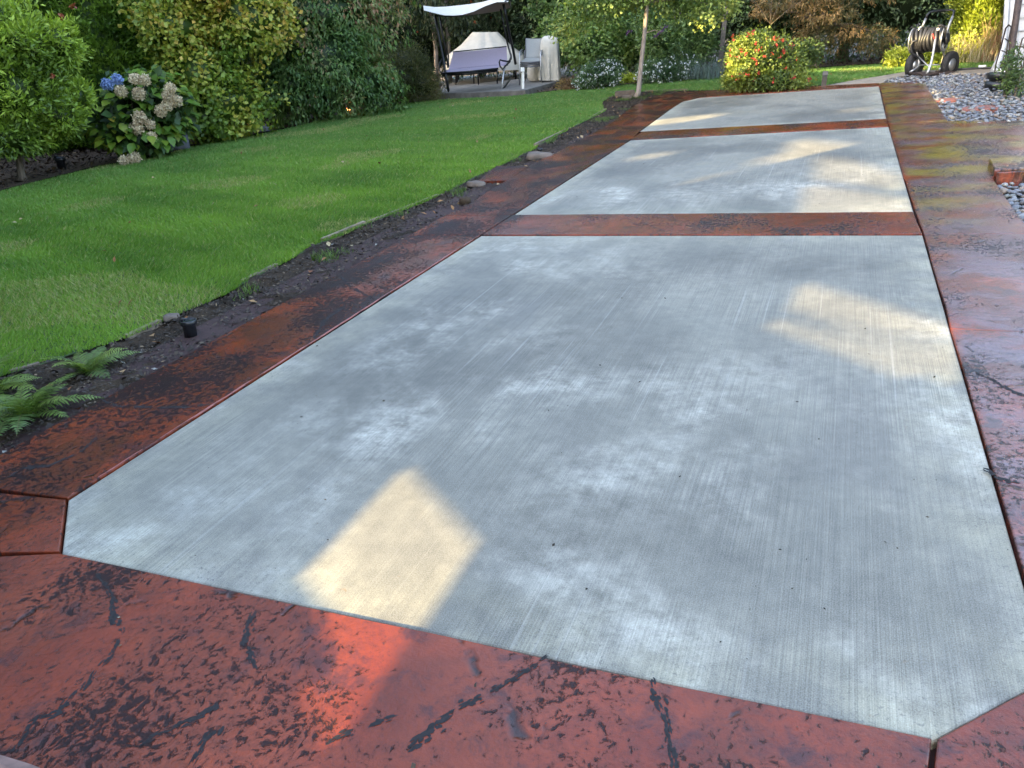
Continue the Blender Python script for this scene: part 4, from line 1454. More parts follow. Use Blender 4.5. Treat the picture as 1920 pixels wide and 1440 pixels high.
for (c, Y, r, h, lab, st_) in back:
    e = [(0, 0, h * .22, r, r * .8, h * .26), (-.35 * r, -.1, h * .45, r * .85, r * .8, h * .25), (.4 * r, 0, h * .55, r * .8, r * .7, h * .26), (0, .1, h * .85, r * .8, r * .7, h * .28)]
    shrub('evergreen_tree', lab, 'tree', frameP(PB(c, Y))[0], e, 2000, 9, .09, .088, .036, st_, 'dark evergreens closing the garden', gain=2.0,
          trunk=((0, 0, 0), (0, 0, h * .3), .10), lo=.6, rough=.34, out=.7, up=-.25, rnd=.8)

o = PB(1048, 20.0)
e = [(-.1, 0, 2.2, .85, .7, .8), (.45, 0, 1.7, .75, .6, .7), (0, .1, 3.2, 1.2, .9, .9), (.2, -.1, 1.0, .7, .5, .6), (.9, 0, 2.4, .7, .6, .8)]
shrub('vine_maple', 'leafy mid green tree standing behind the covered grill', 'tree', frameP(o)[0], e, 1300, 9, .07, .085, .080,
      [(.030, .062, .022), (.060, .108, .034), (.10, .155, .048)], trunk=((0, .1, 0), (0, .1, 1.0), .05), lo=.68, rough=.4, out=.5, up=-.15, rnd=.9, mid=.6)
for (c, Y, e, lab, st_) in ((1130, 17.4, [(-.25, 0, .75, .55, .45, .5), (.35, 0, .7, .5, .45, .45), (.05, .1, 1.15, .5, .4, .35)], 'light green bush behind the left white-flowered bush', [(.045, .085, .028), (.085, .14, .04), (.14, .19, .055)]),
                           (1205, 18.0, [(0, 0, .8, .7, .5, .6), (-.4, 0, 1.1, .5, .4, .4), (.5, 0, 1.0, .5, .4, .5)], 'dark green bush in the gap behind the young tree trunk', [(.02, .042, .018), (.042, .078, .028), (.07, .11, .04)])):
    shrub('garden_bush', lab, 'shrub', frameP(PB(c, Y))[0], e, 620, 9, .06, .075, .055, st_, 'bushes behind the young tree', trunk=((0, 0, 0), (0, 0, .3), .03), lo=.66, rough=.4, rnd=.9, mid=.55)
Mx, s = frameP(PB(1262, 17.0))
e = [(-.15, 0, .7, .55, .45, .5), (.35, 0, .65, .5, .4, .42), (-.35, .1, 1.05, .45, .4, .35), (.2, .1, 1.1, .45, .4, .3)]
bb = shrub('butterfly_bush', 'green bush with purple flower spikes right of the young tree', 'shrub', Mx, e, 750, 9, .06, .085, .034,
           [(.04, .078, .028), (.08, .13, .042), (.13, .175, .06)], trunk=((0, 0, 0), (0, 0, .3), .03), lo=.66, rough=.4, rnd=.9)
P = np.array([[-.40 + .05 * i, -.55, .78 + .045 * i] for i in range(5)] + [[-.05 + .03 * i, -.5, 1.10 + .04 * i] for i in range(4)] + [[-.95, -.4, .85], [-.90, -.4, .88]])
sprinkle(bb, 'flower_spike', e, len(P), .040, [(.07, .03, .09), (.14, .07, .17), (.24, .18, .30)], 'petal', 10, (P, np.tile([[0, -1, .3]], (len(P), 1))))['kind'] = 'stuff'

# ---- young tree in the bed by the patio
Mx, s = frame(1199, 180)
yt = thing('young_tree', 'young pale-trunked tree at the far corner of the patio', 'tree', Mx)
mb = MB(); mb.tube([(-.055, 0, -.03), (-.02, 0, .05), (0, 0, .5), (0.03, 0, 1.0), (.05, 0, 1.5), (.06, 0, 2.6)], [.055, .042, .036, .034, .031, .02], 12)
mb.build('trunk', M['bark_pale'], yt, True)
e = px_ells(s, [(4, 172, -.15, 30, .3, 14), (-22, 168, .35, 40, .4, 26), (-82, 158, .1, 48, .5, 34), (66, 160, .25, 50, .4, 24), (138, 150, .1, 42, .4, 30), (100, 188, 0, 70, .6, 30), (0, 235, 0, 140, 1.0, 55), (-130, 130, .2, 36, .4, 34), (0, 300, 0, 120, 1, 50)])
P, N = shell(e, 2400, .5, 1.08, .5, .5)
V, F, C = leaves(P, N, 8, .06, .052, .046, [(.09, .15, .04), (.17, .25, .065), (.25, .33, .09), (.38, .39, .10)], out=.4, up=-.35, rnd=.9, mid=.6, patch=1.1)
link('crown', arr_mesh('crown', V, F, M['leaf'], C), yt)
mb = MB(); limbs(mb, (.05, 0, 1.4), [(x[0], x[1], x[2]) for x in e[:6]], .018, 6); mb.tube([(.03, 0, .95), (.18, -.05, 1.0), (.30, -.05, .97)], [.010, .007, .004], 5)
mb.build('branch', M['bark_pale'], yt, True)

# ---- white-flowered bushes, ground cover
for (bx, by, L, lab) in ((1123, 164, [(0, 18, 0, 40, .4, 19), (18, 26, .05, 26, .3, 17), (-22, 12, -.05, 22, .3, 13)], 'white-flowered low bush left of the young tree'),
                         (1246, 153, [(-5, 14, 0, 42, .42, 17), (-26, 20, .05, 24, .3, 16), (32, 24, .1, 26, .3, 20)], 'white-flowered low bush right of the young tree')):
    Mx, s = frame(bx, by)
    e = px_ells(s, L)
    r_ = shrub('white_flowered_bush', lab, 'shrub', Mx, e, 420, 9, .04, .045, .026, [(.018, .040, .018), (.040, .075, .030), (.075, .11, .05)], 'low white-flowered bushes', trunk=((0, 0, 0), (0, 0, .12), .02), lo=.7, rough=.3, zmin=.02)
    sprinkle(r_, 'flowers', e, 190, .038, [(.62, .66, .66), (.80, .82, .80)], 'petal', 3)['kind'] = 'stuff'
Mx, s = frame(1178, 153); e = px_ells(s, [(-6, 4, 0, 16, .2, 6), (12, 5, 0, 12, .2, 5)])
shrub('golden_ground_cover', 'low yellow-green ground cover just left of the tree trunk', 'plant', Mx, e, 160, 7, .03, .05, .03, [(.12, .17, .02), (.22, .27, .03), (.30, .33, .05)], corek=.6)
Mx, s = frame(1072, 166); e = px_ells(s, [(0, 7, 0, 22, .25, 8), (-14, 5, 0, 14, .2, 6)])
shrub('russet_weed_clump', 'low russet brown withered clump left of the white-flowered bush', 'plant', Mx, e, 160, 8, .03, .05, .014, [(.05, .03, .018), (.12, .07, .03), (.16, .12, .04)], corek=.5)

# ---- red-flowering bush
Mx, s = frame(1437, 168)
e = px_ells(s, [(-12, 48, 0, 52, .5, 40), (-42, 56, -.05, 28, .35, 28), (12, 18, -.05, 68, .55, 20), (45, 42, .1, 36, .45, 36), (-15, 82, 0, 38, .4, 16), (-50, 22, 0, 30, .35, 20), (75, 65, .2, 20, .25, 16)])
fb = shrub('fuchsia_bush', 'bushy shrub with red hanging flowers at the far patio edge', 'shrub', Mx, e, 1500, 9, .045, .048, .028,
           [(.035, .060, .016), (.10, .14, .026), (.20, .23, .045)], gain=1.3, trunk=((0, .05, 0), (0, .05, .25), .03), lo=.5, rough=.60, out=.7, up=.15, rnd=.95, zmin=.01)
P, N = shell(e[:2] + e[4:5] + e[2:3], 60, .98, 1.12, .4, .0, .15)
sprinkle(fb, 'flowers', e, 42, .034, [(.36, .035, .03), (.55, .12, .09)], 'petal', 6, (P, N))['kind'] = 'stuff'
mb = MB(); limbs(mb, (-.05, 0, .9), [(-.25, -.1, 1.5), (-.10, 0, 1.62), (.15, 0, 1.6), (.55, .1, 1.3), (-.55, -.1, 1.35)], .004, 5)
mb.build('twig', M['bark'], fb, True)
P = np.array([[-.25, -.1, 1.45], [-.10, 0, 1.58], [-.12, 0, 1.45], [.15, 0, 1.55], [.13, 0, 1.4], [.5, .1, 1.25], [-.5, -.1, 1.3], [-.58, -.1, 1.36]])
V, F, C = leaves(P, np.tile([[0, -.4, .8]], (8, 1)), 12, .05, .045, .026, [(.03, .055, .018), (.08, .12, .03)])
link('shoot_leaves', arr_mesh('shoot_leaves', V, F, M['leaf'], C), fb)

# ---- bronze japanese maple
Mx, s = frame(1527, 128)
e = px_ells(s, [(-45, 112, 0, 62, .7, 14), (-85, 98, .1, 34, .5, 11), (18, 92, -.2, 58, .7, 15), (60, 62, 0, 52, .6, 16), (105, 54, -.1, 36, .45, 15), (5, 58, 0, 42, .6, 14), (-5, 78, .1, 40, .6, 14), (40, 128, .1, 90, .9, 18), (-40, 150, .2, 100, .9, 20), (10, 36, -.1, 32, .4, 10), (90, 38, 0, 34, .4, 9)])
shrub('bronze_maple', 'weeping Japanese maple with bronze brown foliage at the back lawn', 'tree', Mx, e, 1700, 8, .035, .066, .019,
      [(.030, .034, .014), (.075, .062, .024), (.13, .080, .034), (.20, .13, .05)], trunk=((0, 0, 0), (-.02, .05, .75), .06), lo=.6, rough=.4, out=.5, up=-.45, rnd=.7, corek=0, gain=1.9)

# ---- golden conifer, golden ground shrub at the right
GO = [(.09, .13, .014), (.17, .22, .020), (.26, .30, .035)]
arbor('golden yellow-green conifer in sun beside the house', PB(1842, 16.4), 4.6, .62, 2600, GO, 'golden_conifer', None)
Mx, s = frame(1745, 119)
e = px_ells(s, [(-48, 10, 0, 30, .4, 14), (-10, 12, 0, 32, .4, 15), (28, 14, 0, 26, .4, 17), (66, 26, .1, 34, .45, 30), (100, 34, .2, 30, .45, 36)])
shrub('golden_shrub', 'low golden shrub in sun behind the hose reel', 'shrub', Mx, e, 620, 9, .045, .055, .036, [(.10, .13, .016), (.19, .22, .024), (.27, .27, .05)], trunk=((0, 0, 0), (0, 0, .1), .02), lo=.66, rough=.4, corek=.6)


# ---- ferns in the near soil
def frond_mesh(i):
    r = random.Random(40 + i)
    vs, fs, cs = [], [], []
    L = .30; K_ = 24
    col = [(.13, .20, .040), (.10, .165, .038), (.18, .25, .045), (.085, .14, .035)][i % 4]
    rach = [Vector((0, L * t * .92, L * (.55 * t - .62 * t * t))) for t in np.linspace(0, 1, K_ + 1)]
    for j in range(1, K_):
        t = j / K_
        p = rach[j]; tan = (rach[j + 1] - rach[j]).normalized()
        ln = .068 * math.sin(math.pi * min(1, .12 + .95 * t)) ** .7 * (1 - .25 * t) + .004
        for sgn in (-1, 1):
            d = (Vector((sgn, 0, 0)) + tan * .35 + Vector((0, 0, r.uniform(-.25, .05)))).normalized()
            w = tan * .0050
            k = len(vs)
            vs += [p - w * .8, p + d * ln * .5 - w * .95 + Vector((0, 0, .004)), p + d * ln - w * .1, p + d * ln * .5 + w * .85 + Vector((0, 0, .004)), p + w * .8]
            fs += [(k, k + 1, k + 4), (k + 1, k + 3, k + 4), (k + 1, k + 2, k + 3)]
            cs += [np.array(col) * r.uniform(.8, 1.2)] * 5
    for j in range(K_):
        k = len(vs); w = Vector((.0022 * (1 - j / K_) + .0006, 0, 0)); z = Vector((0, 0, .002))
        vs += [rach[j] - w + z, rach[j] + w + z, rach[j + 1] + w + z, rach[j + 1] - w + z]; fs += [(k, k + 1, k + 2), (k, k + 2, k + 3)]
        cs += [np.array((.12, .12, .04))] * 4
    return arr_mesh('frond', vs, fs, M['leaf'], np.array(cs))


fr = [frond_mesh(i) for i in range(4)]
for (a, b, n, sc_, lab) in ((52, 790, 22, .95, 'large fern spilling over the soil at the left edge'), (-20, 745, 16, 1.0, 'fern cut by the left edge of the picture'), (165, 702, 15, .78, 'smaller fern by the lawn edge, farther along the soil strip')):
    root = thing('fern', lab, 'fern', G(a, b, -.03), 'ferns in the soil strip')
    for i in range(n):
        Mt = Matrix.Rotation(i * 2.4 + random.uniform(-.3, .3), 4, 'Z') @ Matrix.Rotation(random.uniform(.0, .75), 4, 'X') @ Matrix.Rotation(random.uniform(-.3, .3), 4, 'Y') @ Matrix.Scale(sc_ * random.uniform(.65, 1.1), 4)
        link('frond', fr[random.randrange(4)], root, Mt)

# ---- fallen leaves: nobody could count them
P = []
for poly, n in ((STRIP, 70), (LAWN, 60)):
    A = np.array(poly); q = rng.random((n * 12, 2)) * (A.max(0) - A.min(0)) + A.min(0)
    P.append(q[inside(poly, q)][:n])
P = np.concatenate(P)
q = np.c_[P, np.where(np.arange(len(P)) < 70, -.004, .028)]
V, F, C = leaves(q, np.tile([[0., 0, 1.]], (len(q), 1)), 1, .0, .045, .03, [(.20, .07, .03), (.36, .20, .08), (.42, .34, .20)], out=.05, up=0, rnd=1.6, flat=2)
tag(link('fallen_leaves', arr_mesh('fallen_leaves', V, F, M['litter'], C)), 'dry fallen leaves scattered over the soil and lawn', 'leaves', kind='stuff')

# ================================================================== THINGS
class Loc:
    """draws in photo pixels on the upright plane of a thing: right, up and metres away -> local metres"""
    def __init__(s, bx, by, z=0.0, yaw=0.0):
        s.bx, s.by = bx, by
        s.M, s.s = frame(bx, by, z, yaw)
        s.lean = LEAN

    def __call__(s, x, y, d=0.0):
        k = s.s * (1 + d / (s.M.translation - CAMP).length)
        return Vector(((x - s.bx - (s.by - y) * s.lean) * k, d, (s.by - y) * k))


# ---- concrete pad under the swing
PADZ = .085
pad = thing('concrete_pad', 'raised grey concrete pad under the canopy swing', 'pad', Vector((0, 0, 0)))
slab('pad_slab', px((818, 176), (985, 168.5), (1056, 149), (1040, 140), (960, 138), (840, 144), z=PADZ), -.05, PADZ, .012, M['pad'], pad, 0, .01)

# ---- canopy swing
q = Loc(890, 170, PADZ)
sw = thing('canopy_swing', 'black framed canopy swing with mauve seat on the concrete pad', 'swing', q.M)
top = [(798, 29), (818, 31.5), (838, 31), (858, 29.5), (880, 27.5), (905, 24), (925, 19), (945, 17), (956, 22)]
frt = [(799, 31), (815, 35), (835, 39.5), (852, 40), (868, 39), (888, 34), (910, 25), (930, 19), (950, 19)]
bot = [(826, 42), (836, 44.5), (848, 46.5), (862, 46), (880, 45), (903, 43), (922, 40.5), (940, 38), (955, 33)]


def ribbon(rows, sub=3):
    vs, n = [], len(rows[0])
    for r in rows: vs += r
    fs = [(i * n + j, i * n + j + 1, (i + 1) * n + j + 1, (i + 1) * n + j) for i in range(len(rows) - 1) for j in range(n - 1)]
    return vs, fs


rt = [q(a, b, .62) for a, b in top]; rf = [q(a, b, -.42) for a, b in frt]; rb = [q(a, b, .55) for a, b in bot]
mid = [a.lerp(b, .5) + Vector((0, 0, .03)) for a, b in zip(rt, rf)]
MB().add(*ribbon([rt, mid, rf])).build('canopy', M['canopy'], sw, True)
MB().add(*ribbon([rf, [a.lerp(b, .5) for a, b in zip(rf, rb)], rb])).build('canopy_lining', M['lining'], sw, True)
mb = MB(); mb.tube([q(945, 18, -.4), q(952, 17.5, -.1), q(955, 20, .3), q(955, 30, .55)], .016, 6); mb.build('canopy_rail', M['black_metal'], sw, True)
mb = MB(); mb.tube([q(818, 42, -.1), q(862, 44, .1), q(942, 26, .1)], .016, 6); mb.build('canopy_beam', M['black_metal'], sw, True)
for nm, pts, r in (('post', [q(942, 24, -.1), q(948, 48, -.05), (q(955, 80, .1)), q(961, 102, .4), q(966, 128, .7)], .030),
                   ('post', [q(819, 42, -.1), q(825, 75, -.1), q(832, 110, -.2), q(836, 138, -.35), q(841, 167, -.45)], .028),
                   ('post', [q(827, 44, .5), q(832, 80, .5), q(838, 110, .6), q(841, 133, .7)], .020),
                   ('hanger', [q(937, 34, .2), q(943, 58, .2), q(950, 90, .2), q(957, 112, .2), q(955, 122, .1)], .018),
                   ('hanger', [q(829, 52, .2), q(834, 85, .2), q(842, 110, .2), q(842, 128, .2), q(836, 122, .1)], .016),
                   ('armrest', [q(957, 108, .1), q(958, 116, 0), q(952, 119, -.2), q(942, 117, -.35), q(937, 115, -.4), q(935.5, 119, -.4), q(937, 126, -.38), q(942, 132, -.35), q(947, 126, -.3), q(955, 121, -.1)], .016),
                   ('armrest', [q(833, 112, .2), q(828, 117, 0), q(824, 124, -.3), q(825, 132, -.35), q(829, 137, -.35)], .014),
                   ('leg', [q(952, 120, -.1), q(945, 130, -.25), q(942.5, 150, -.36), q(940, 169, -.45)], .020)):
    mb = MB().tube(pts, r, 8); mb.build(nm, M['steel'] if nm == 'leg' else M['black_metal'], sw, True)
for pts in ([q(940, 169.5, -.45), q(950, 160, .1), q(958, 152, .7)], [q(841, 168, -.45), q(838, 158, .1), q(836, 150, .7)]):
    MB().tube(pts, .02, 6).build('foot_rail', M['black_metal'], sw, True)


def sag(a, b, c, d, nx, nz, dep):
    rows = []
    for i in range(nz + 1):
        t = i / nz
        rows.append([a.lerp(d, t).lerp(b.lerp(c, t), j / nx) + Vector((0, dep * math.sin(math.pi * t), -dep * .3 * math.sin(math.pi * j / nx))) for j in range(nx + 1)])
    return ribbon(rows)


MB().add(*sag(q(842, 133, .18), q(951, 126, .18), q(949, 97.5, .42), q(851, 105.5, .42), 10, 6, .05)).build('seat_back', M['mauve'], sw, True)
MB().add(*sag(q(828, 136.5, -.36), q(932, 129, -.36), q(951, 126, .18), q(842, 133, .18), 10, 5, .0)).build('seat', M['mauve'], sw, True)
MB().tube([q(827, 137.5, -.37), q(880, 134.5, -.38), q(934, 130, -.37)], .020, 7).build('seat_rail', M['black_metal'], sw, True)
MB().tube([q(830, 140, -.34), q(880, 138, -.34), q(932, 134, -.34)], .026, 7).tube([q(843, 134, .2), q(952, 127, .2)], .018, 6).build('under_frame', M['black_metal'], sw, True)
MB().tube([q(850, 105, .43), q(949, 97, .43)], .014, 6).build('back_rail', M['black_metal'], sw, True)

# ---- covered garden table behind the swing
q = Loc(912, 156, PADZ)
ct = thing('covered_table', 'garden table under a white cover behind the swing', 'table', q.M)
rows = []
nn_ = 60
for (z, rx, ry, sq) in ((82, 24, .20, 3.0), (80.5, 26, .24, 3.0), (62, 46, .50, 3.2), (48, 67, .78, 3.6), (44, 74, .88, 4), (30, 75, .90, 4.2), (20, 76, .92, 4.2)):
    row = []
    for j in range(nn_ + 1):
        a = 2 * math.pi * j / nn_
        c, s_ = math.cos(a), math.sin(a)
        r = (abs(c) ** sq + abs(s_) ** sq) ** (-1 / sq)
        fold = .055 * math.sin(a * 11 + z * .05 + 2 * noise.noise((c * 3, s_ * 3, 1))) * (1 - z / 95) + .012 * noise.noise((c * 5, s_ * 5, z * .03))
        row.append(Vector(((rx * q.s * r + fold) * c, 1.15 + (ry * r + fold) * s_, z * q.s * 1.06 + .014 * noise.noise((c * 4, s_ * 4, z * .05)))))
    rows.append(row)
vs, fs = ribbon(rows)
cap_ = len(vs); vs.append(Vector((0, 1.15, 82.5 * q.s * 1.06)))
fs += [(cap_, j + 1, j) for j in range(nn_)]
MB().add(vs, fs).build('cover', M['canvas'], ct, True)
for sx in (-1, 1):
    for sy in (-1, 1):
        MB().tube([(sx * .75, 1.15 + sy * .62, 0), (sx * .78, 1.15 + sy * .66, .55)], .025, 6).build('leg', M['black_metal'], ct, True)

for k, x0 in enumerate((872, 915)):
    q = Loc(x0, 160, PADZ)
    tc = thing('tucked_chair', ('dark chair pushed under the covered table, left one behind the swing seat', 'dark chair pushed under the covered table, right one behind the swing seat')[k], 'chair', q.M, 'dark chairs tucked under the covered table')
    MB().box((0, .55, .38), (.50, .48, .06)).build('seat', M['black'], tc)
    MB().box((0, .82, .52), (.50, .05, .30)).build('backrest', M['black'], tc)
    for sx in (-.23, .23):
        for sy in (.33, .78): MB().tube([(sx, sy, 0), (sx, sy, .36)], .018, 6).build('leg', M['black_metal'], tc, True)

# ---- stack of sling chairs beside it
for k in range(3):
    q = Loc(997, 156, PADZ)
    up_ = k * 3.4
    ch = thing('patio_chair', ('grey sling patio chair at the bottom of the stack beside the swing', 'middle grey sling patio chair of the stack beside the swing', 'topmost grey sling patio chair of the stack beside the swing')[k], 'chair', q.M, 'sling chairs stacked beside the swing')
    Q = lambda x, y, d=0: q(x, y - up_, d)
    MB().add(*sag(Q(986, 119, .20), Q(1012, 118, .20), Q(1019, 84 + 4, .42), Q(986.5, 84 + 4, .42), 4, 4, .02)).build('backrest', M['grey_sling'], ch, True)
    MB().add(*sag(Q(976, 124.5, -.28), Q(1012, 123.5, -.28), Q(1012, 119, .2), Q(986, 119.5, .2), 4, 3, 0)).build('seat', M['grey_sling'], ch, True)
    MB().tube([Q(975.5, 125, -.30), Q(994, 126, -.32), Q(1013, 124.5, -.30)], .014, 6).tube([Q(986, 120, .21), Q(986.3, 88, .43), Q(1019.5, 88, .43), Q(1013, 119, .21)], .012, 6).build('seat_frame', M['chair_metal'], ch, True)
    if k == 0 or True:
        for x0, x1 in ((974.5, 974), (1013.5, 1016)):
            MB().tube([q(x1, 159, -.34), q(x0, 132, -.32), Q(x0, 110, -.28), Q(x0 + 1, 106.5, -.2), Q(x0 + 5, 105.5, .15)], .014, 7).build('leg', M['steel'], ch, True)
        for x0, x1 in ((984, 985), (1019, 1021)):
            MB().tube([q(x1, 153.5, .40), q(x0, 130, .30), Q(x0, 107, .18)], .014, 7).build('leg', M['chair_metal'], ch, True)

# ---- covered grill
q = Loc(1030, 153, PADZ)
gl = thing('covered_grill', 'tall grill hidden under a white cover right of the stacked chairs', 'grill', q.M)
rows = []
for (z, rx, ry) in ((78.5, 3, .05), (78, 9, .14), (75.5, 14, .22), (70, 16.5, .27), (58, 17.5, .29), (40, 18, .30), (20, 17.5, .31), (4, 18, .33), (2, 17.5, .33)):
    row = []
    for j in range(nn_ + 1):
        a = 2 * math.pi * j / nn_
        c, s_ = math.cos(a), math.sin(a)
        r = (abs(c) ** 3 + abs(s_) ** 3) ** (-1 / 3)
        f_ = (.050 * math.sin(a * 7 + .6) + .022 * math.sin(a * 15 + z * .04)) * max(0, 1 - z / 62)
        row.append(Vector(((rx * q.s * r + f_) * c, .25 + (ry * r + f_) * s_, z * q.s)))
    rows.append(row)
MB().add(*ribbon(rows)).build('cover', M['canvas'], gl, True)
for sx in (-1, 1):
    for sy in (-1, 1):
        MB().lathe([(.035, 0), (.035, .03), (.02, .05)], 8, Matrix.Translation((sx * .17, .25 + sy * .2, 0))).build('foot', M['black'], gl, True)
q = Loc(1005, 154, PADZ)
bx = thing('covered_stool', 'low bulging beige cover behind the stacked chairs', 'cover', q.M)
rows = []
for (z, rx, ry) in ((34, 4, .06), (33, 10, .2), (29, 15, .28), (16, 16.5, .31), (6, 16, .31), (1, 13, .28)):
    rows.append([Vector(((rx * q.s + .014 * math.sin(9 * t + z)) * math.cos(t), .45 + ry * math.sin(t), z * q.s)) for t in np.linspace(0, 2 * math.pi, 41)])
MB().add(*ribbon(rows)).build('cover', M['canvas'], bx, True)

q = Loc(981, 166.5, PADZ)
wp_ = thing('white_post', 'short white post with a hooded cap at the corner of the pad', 'post', q.M)
MB().box((0, 0, .17), (.045, .05, .34)).build('shaft', M['white'], wp_)
MB().box((-.012, -.01, .375), (.085, .08, .075), None, .82).build('cap', M['white'], wp_)
MB().box((-.034, 0, .15), (.018, .05, .30)).build('bracket', M['steel'], wp_)

# ---- hose reel cart
q = Loc(1746, 139)
hr = thing('hose_reel', 'two wheeled garden hose reel cart wound with black hose on the pebbles', 'hose reel', q.M)


def tubes(name, mat, *specs):
    mb = MB()
    for pts, r in specs: mb.tube([q(*p) for p in pts], r, 8)
    return mb.build(name, M[mat], hr, True)


tubes('handle', 'steel', ([(1732, 58, .0), (1735, 51, .02), (1738, 44, .05)], .018), ([(1769, 76, -.05), (1775, 58, 0), (1782, 41, .05)], .018))
tubes('handle_grip', 'black_metal', ([(1738, 44, .05), (1740, 39, .06), (1744, 35, .08), (1750, 33.3, .1), (1766, 32.3, .15), (1780, 32, .2), (1784, 34, .12), (1782, 41, .05)], .019))
tubes('side_hoop', 'steel', ([(1733, 57, 0), (1728, 59, 0), (1724, 66, 0), (1721, 80, .0), (1721.5, 95, 0), (1723, 106, 0), (1726, 118, 0), (1724, 126, -.05), (1717, 131, -.12), (1710, 135, -.15)], .014))
tubes('side_hoop', 'steel', ([(1770, 74, 0), (1775, 66, .05), (1776, 72, .05), (1772, 84, 0), (1766, 92, 0), (1766, 100, 0), (1768, 110, .05), (1767, 122, .1)], .014))
tubes('front_strut', 'steel', ([(1754, 76, -.2), (1752, 88, -.24), (1749, 106, -.28), (1746, 120, -.32), (1742, 131, -.36), (1738, 137, -.38)], .018))
tubes('brace', 'steel', ([(1722, 106, 0), (1733, 116, -.1), (1744, 126, -.3)], .010), ([(1757, 92, -.15), (1763, 80, -.1), (1768, 72, -.05)], .010), ([(1766, 122, .05), (1760, 130, -.1)], .012))
# drum and wound hose
c = q(1742, 80, .02)
ax = Vector((1, -.30, .05)).normalized()
rotm = ax.to_track_quat('Z', 'Y').to_matrix().to_4x4()
Dm = Matrix.Translation(c) @ rotm
R0 = 19.5 * q.s
MB().lathe([(.05, -.22), (.05, .22)], 14, Dm).lathe([(R0 * .82, -.19), (R0 * .82, .19)], 24, Dm).build('drum', M['black'], hr, True)
for k in range(9):
    z = -.185 + .0463 * k
    rr = R0 * (.90 + .10 * random.random())
    pts = [Dm @ Vector((rr * math.cos(t), rr * math.sin(t) * 1.02, z + .018 * math.sin(t * 2 + k))) for t in np.linspace(0, 2 * math.pi, 29)]
    MB().tube(pts, .025, 8).build('hose_coil', M['hose'], hr, True)
for z in (-.22, .22):
    pts = [Dm @ Vector((R0 * 1.08 * math.cos(t), R0 * 1.08 * math.sin(t), z)) for t in np.linspace(0, 2 * math.pi, 29)]
    mb = MB().tube(pts, .011, 6)
    for t in (0, 2.1, 4.2): mb.tube([Dm @ Vector((0, 0, z)), Dm @ Vector((R0 * 1.08 * math.cos(t), R0 * 1.08 * math.sin(t), z))], .010, 5)
    mb.build('drum_flange', M['steel'], hr, True)
MB().lathe([(.06, .22), (.08, .235), (.08, .265), (.045, .28)], 14, Dm).build('crank_hub', M['black'], hr, True)
tubes('hose_tail', 'hose', ([(1758, 60, -.2), (1759, 55, -.22), (1763, 54, -.22), (1769, 57, -.2), (1771, 64, -.18), (1769, 74, -.16)], .014))
tubes('hose_tail', 'hose', ([(1724, 80, -.1), (1715, 83, -.1), (1712, 90, -.1), (1713, 99, -.1), (1718, 107, -.08), (1728, 112, 0)], .016))
mb = MB(); mb.tube([q(1758, 63, -.22), q(1758.5, 59, -.22)], .020, 8); mb.build('hose_end', M['white'], hr, True)
MB().tube([q(1749, 68, -.30), q(1752, 77, -.30)], .010, 5).build('red_tag', M['red'], hr, True)
for x, y, yaw, d in ((1718, 124, .50, .08), (1777, 122.5, .42, .05)):
    Wm = Matrix.Translation(q(x, y, d)) @ Matrix.Rotation(-.62 if x < 1750 else -.55, 4, 'Z') @ Matrix.Rotation(math.pi / 2, 4, 'Y')
    wh = MB().lathe([(.075, -.035), (.155, -.048), (.182, -.030), (.188, 0), (.182, .030), (.155, .048), (.075, .035)], 26, Wm).build('wheel', M['rubber'], hr, True)
    MB().lathe([(.02, -.05), (.085, -.040), (.088, 0), (.085, .040), (.035, .052), (.02, .06)], 20, Wm).build('rim', M['steel'], wh, True)
MB().tube([q(1718, 124, .08), q(1777, 122.5, .05)], .012, 6).build('axle', M['steel'], hr, True)
for (x, y, r_) in ((1738, 140, .12), (1768, 139, .10)):
    b = q(x, y, -.38 if x < 1750 else -.1)
    MB().add([b + Vector((dx, dy, dz)) for dx, dy, dz in ((-r_ * 1.3, .08, .05), (-.02, -.10, .012), (r_ * 1.3, .02, .05), (0, .12, .055), (-r_ * 1.3, .08, .035), (-.02, -.10, 0), (r_ * 1.3, .02, .035), (0, .12, .04))],
             [(0, 1, 2, 3), (7, 6, 5, 4), (0, 4, 5, 1), (1, 5, 6, 2), (2, 6, 7, 3), (3, 7, 4, 0)]).build('foot_plate', M['iron'], hr)
tubes('base_rail', 'iron', ([(1709, 136.5, -.15), (1738, 138.5, -.36), (1768, 138.5, -.1)], .012))

# ---- loose hose over the path
gh = thing('garden_hose', 'dark garden hose lying along the far edge of the path with a white connector', 'hose', G(1830, 129, .02))
o_ = G(1830, 129, .02)
MB().tube([G(a, b, .022) - o_ for a, b in ((1786, 131), (1800, 129.6), (1815, 128.6), (1836, 128), (1855, 127.2), (1878, 126.8), (1900, 126.5))], .014, 7).build('hose', M['hose'], gh, True)
MB().tube([G(1835, 126.3, .03) - o_, G(1849, 125.7, .03) - o_], .030, 8).build('connector', M['white'], gh, True)

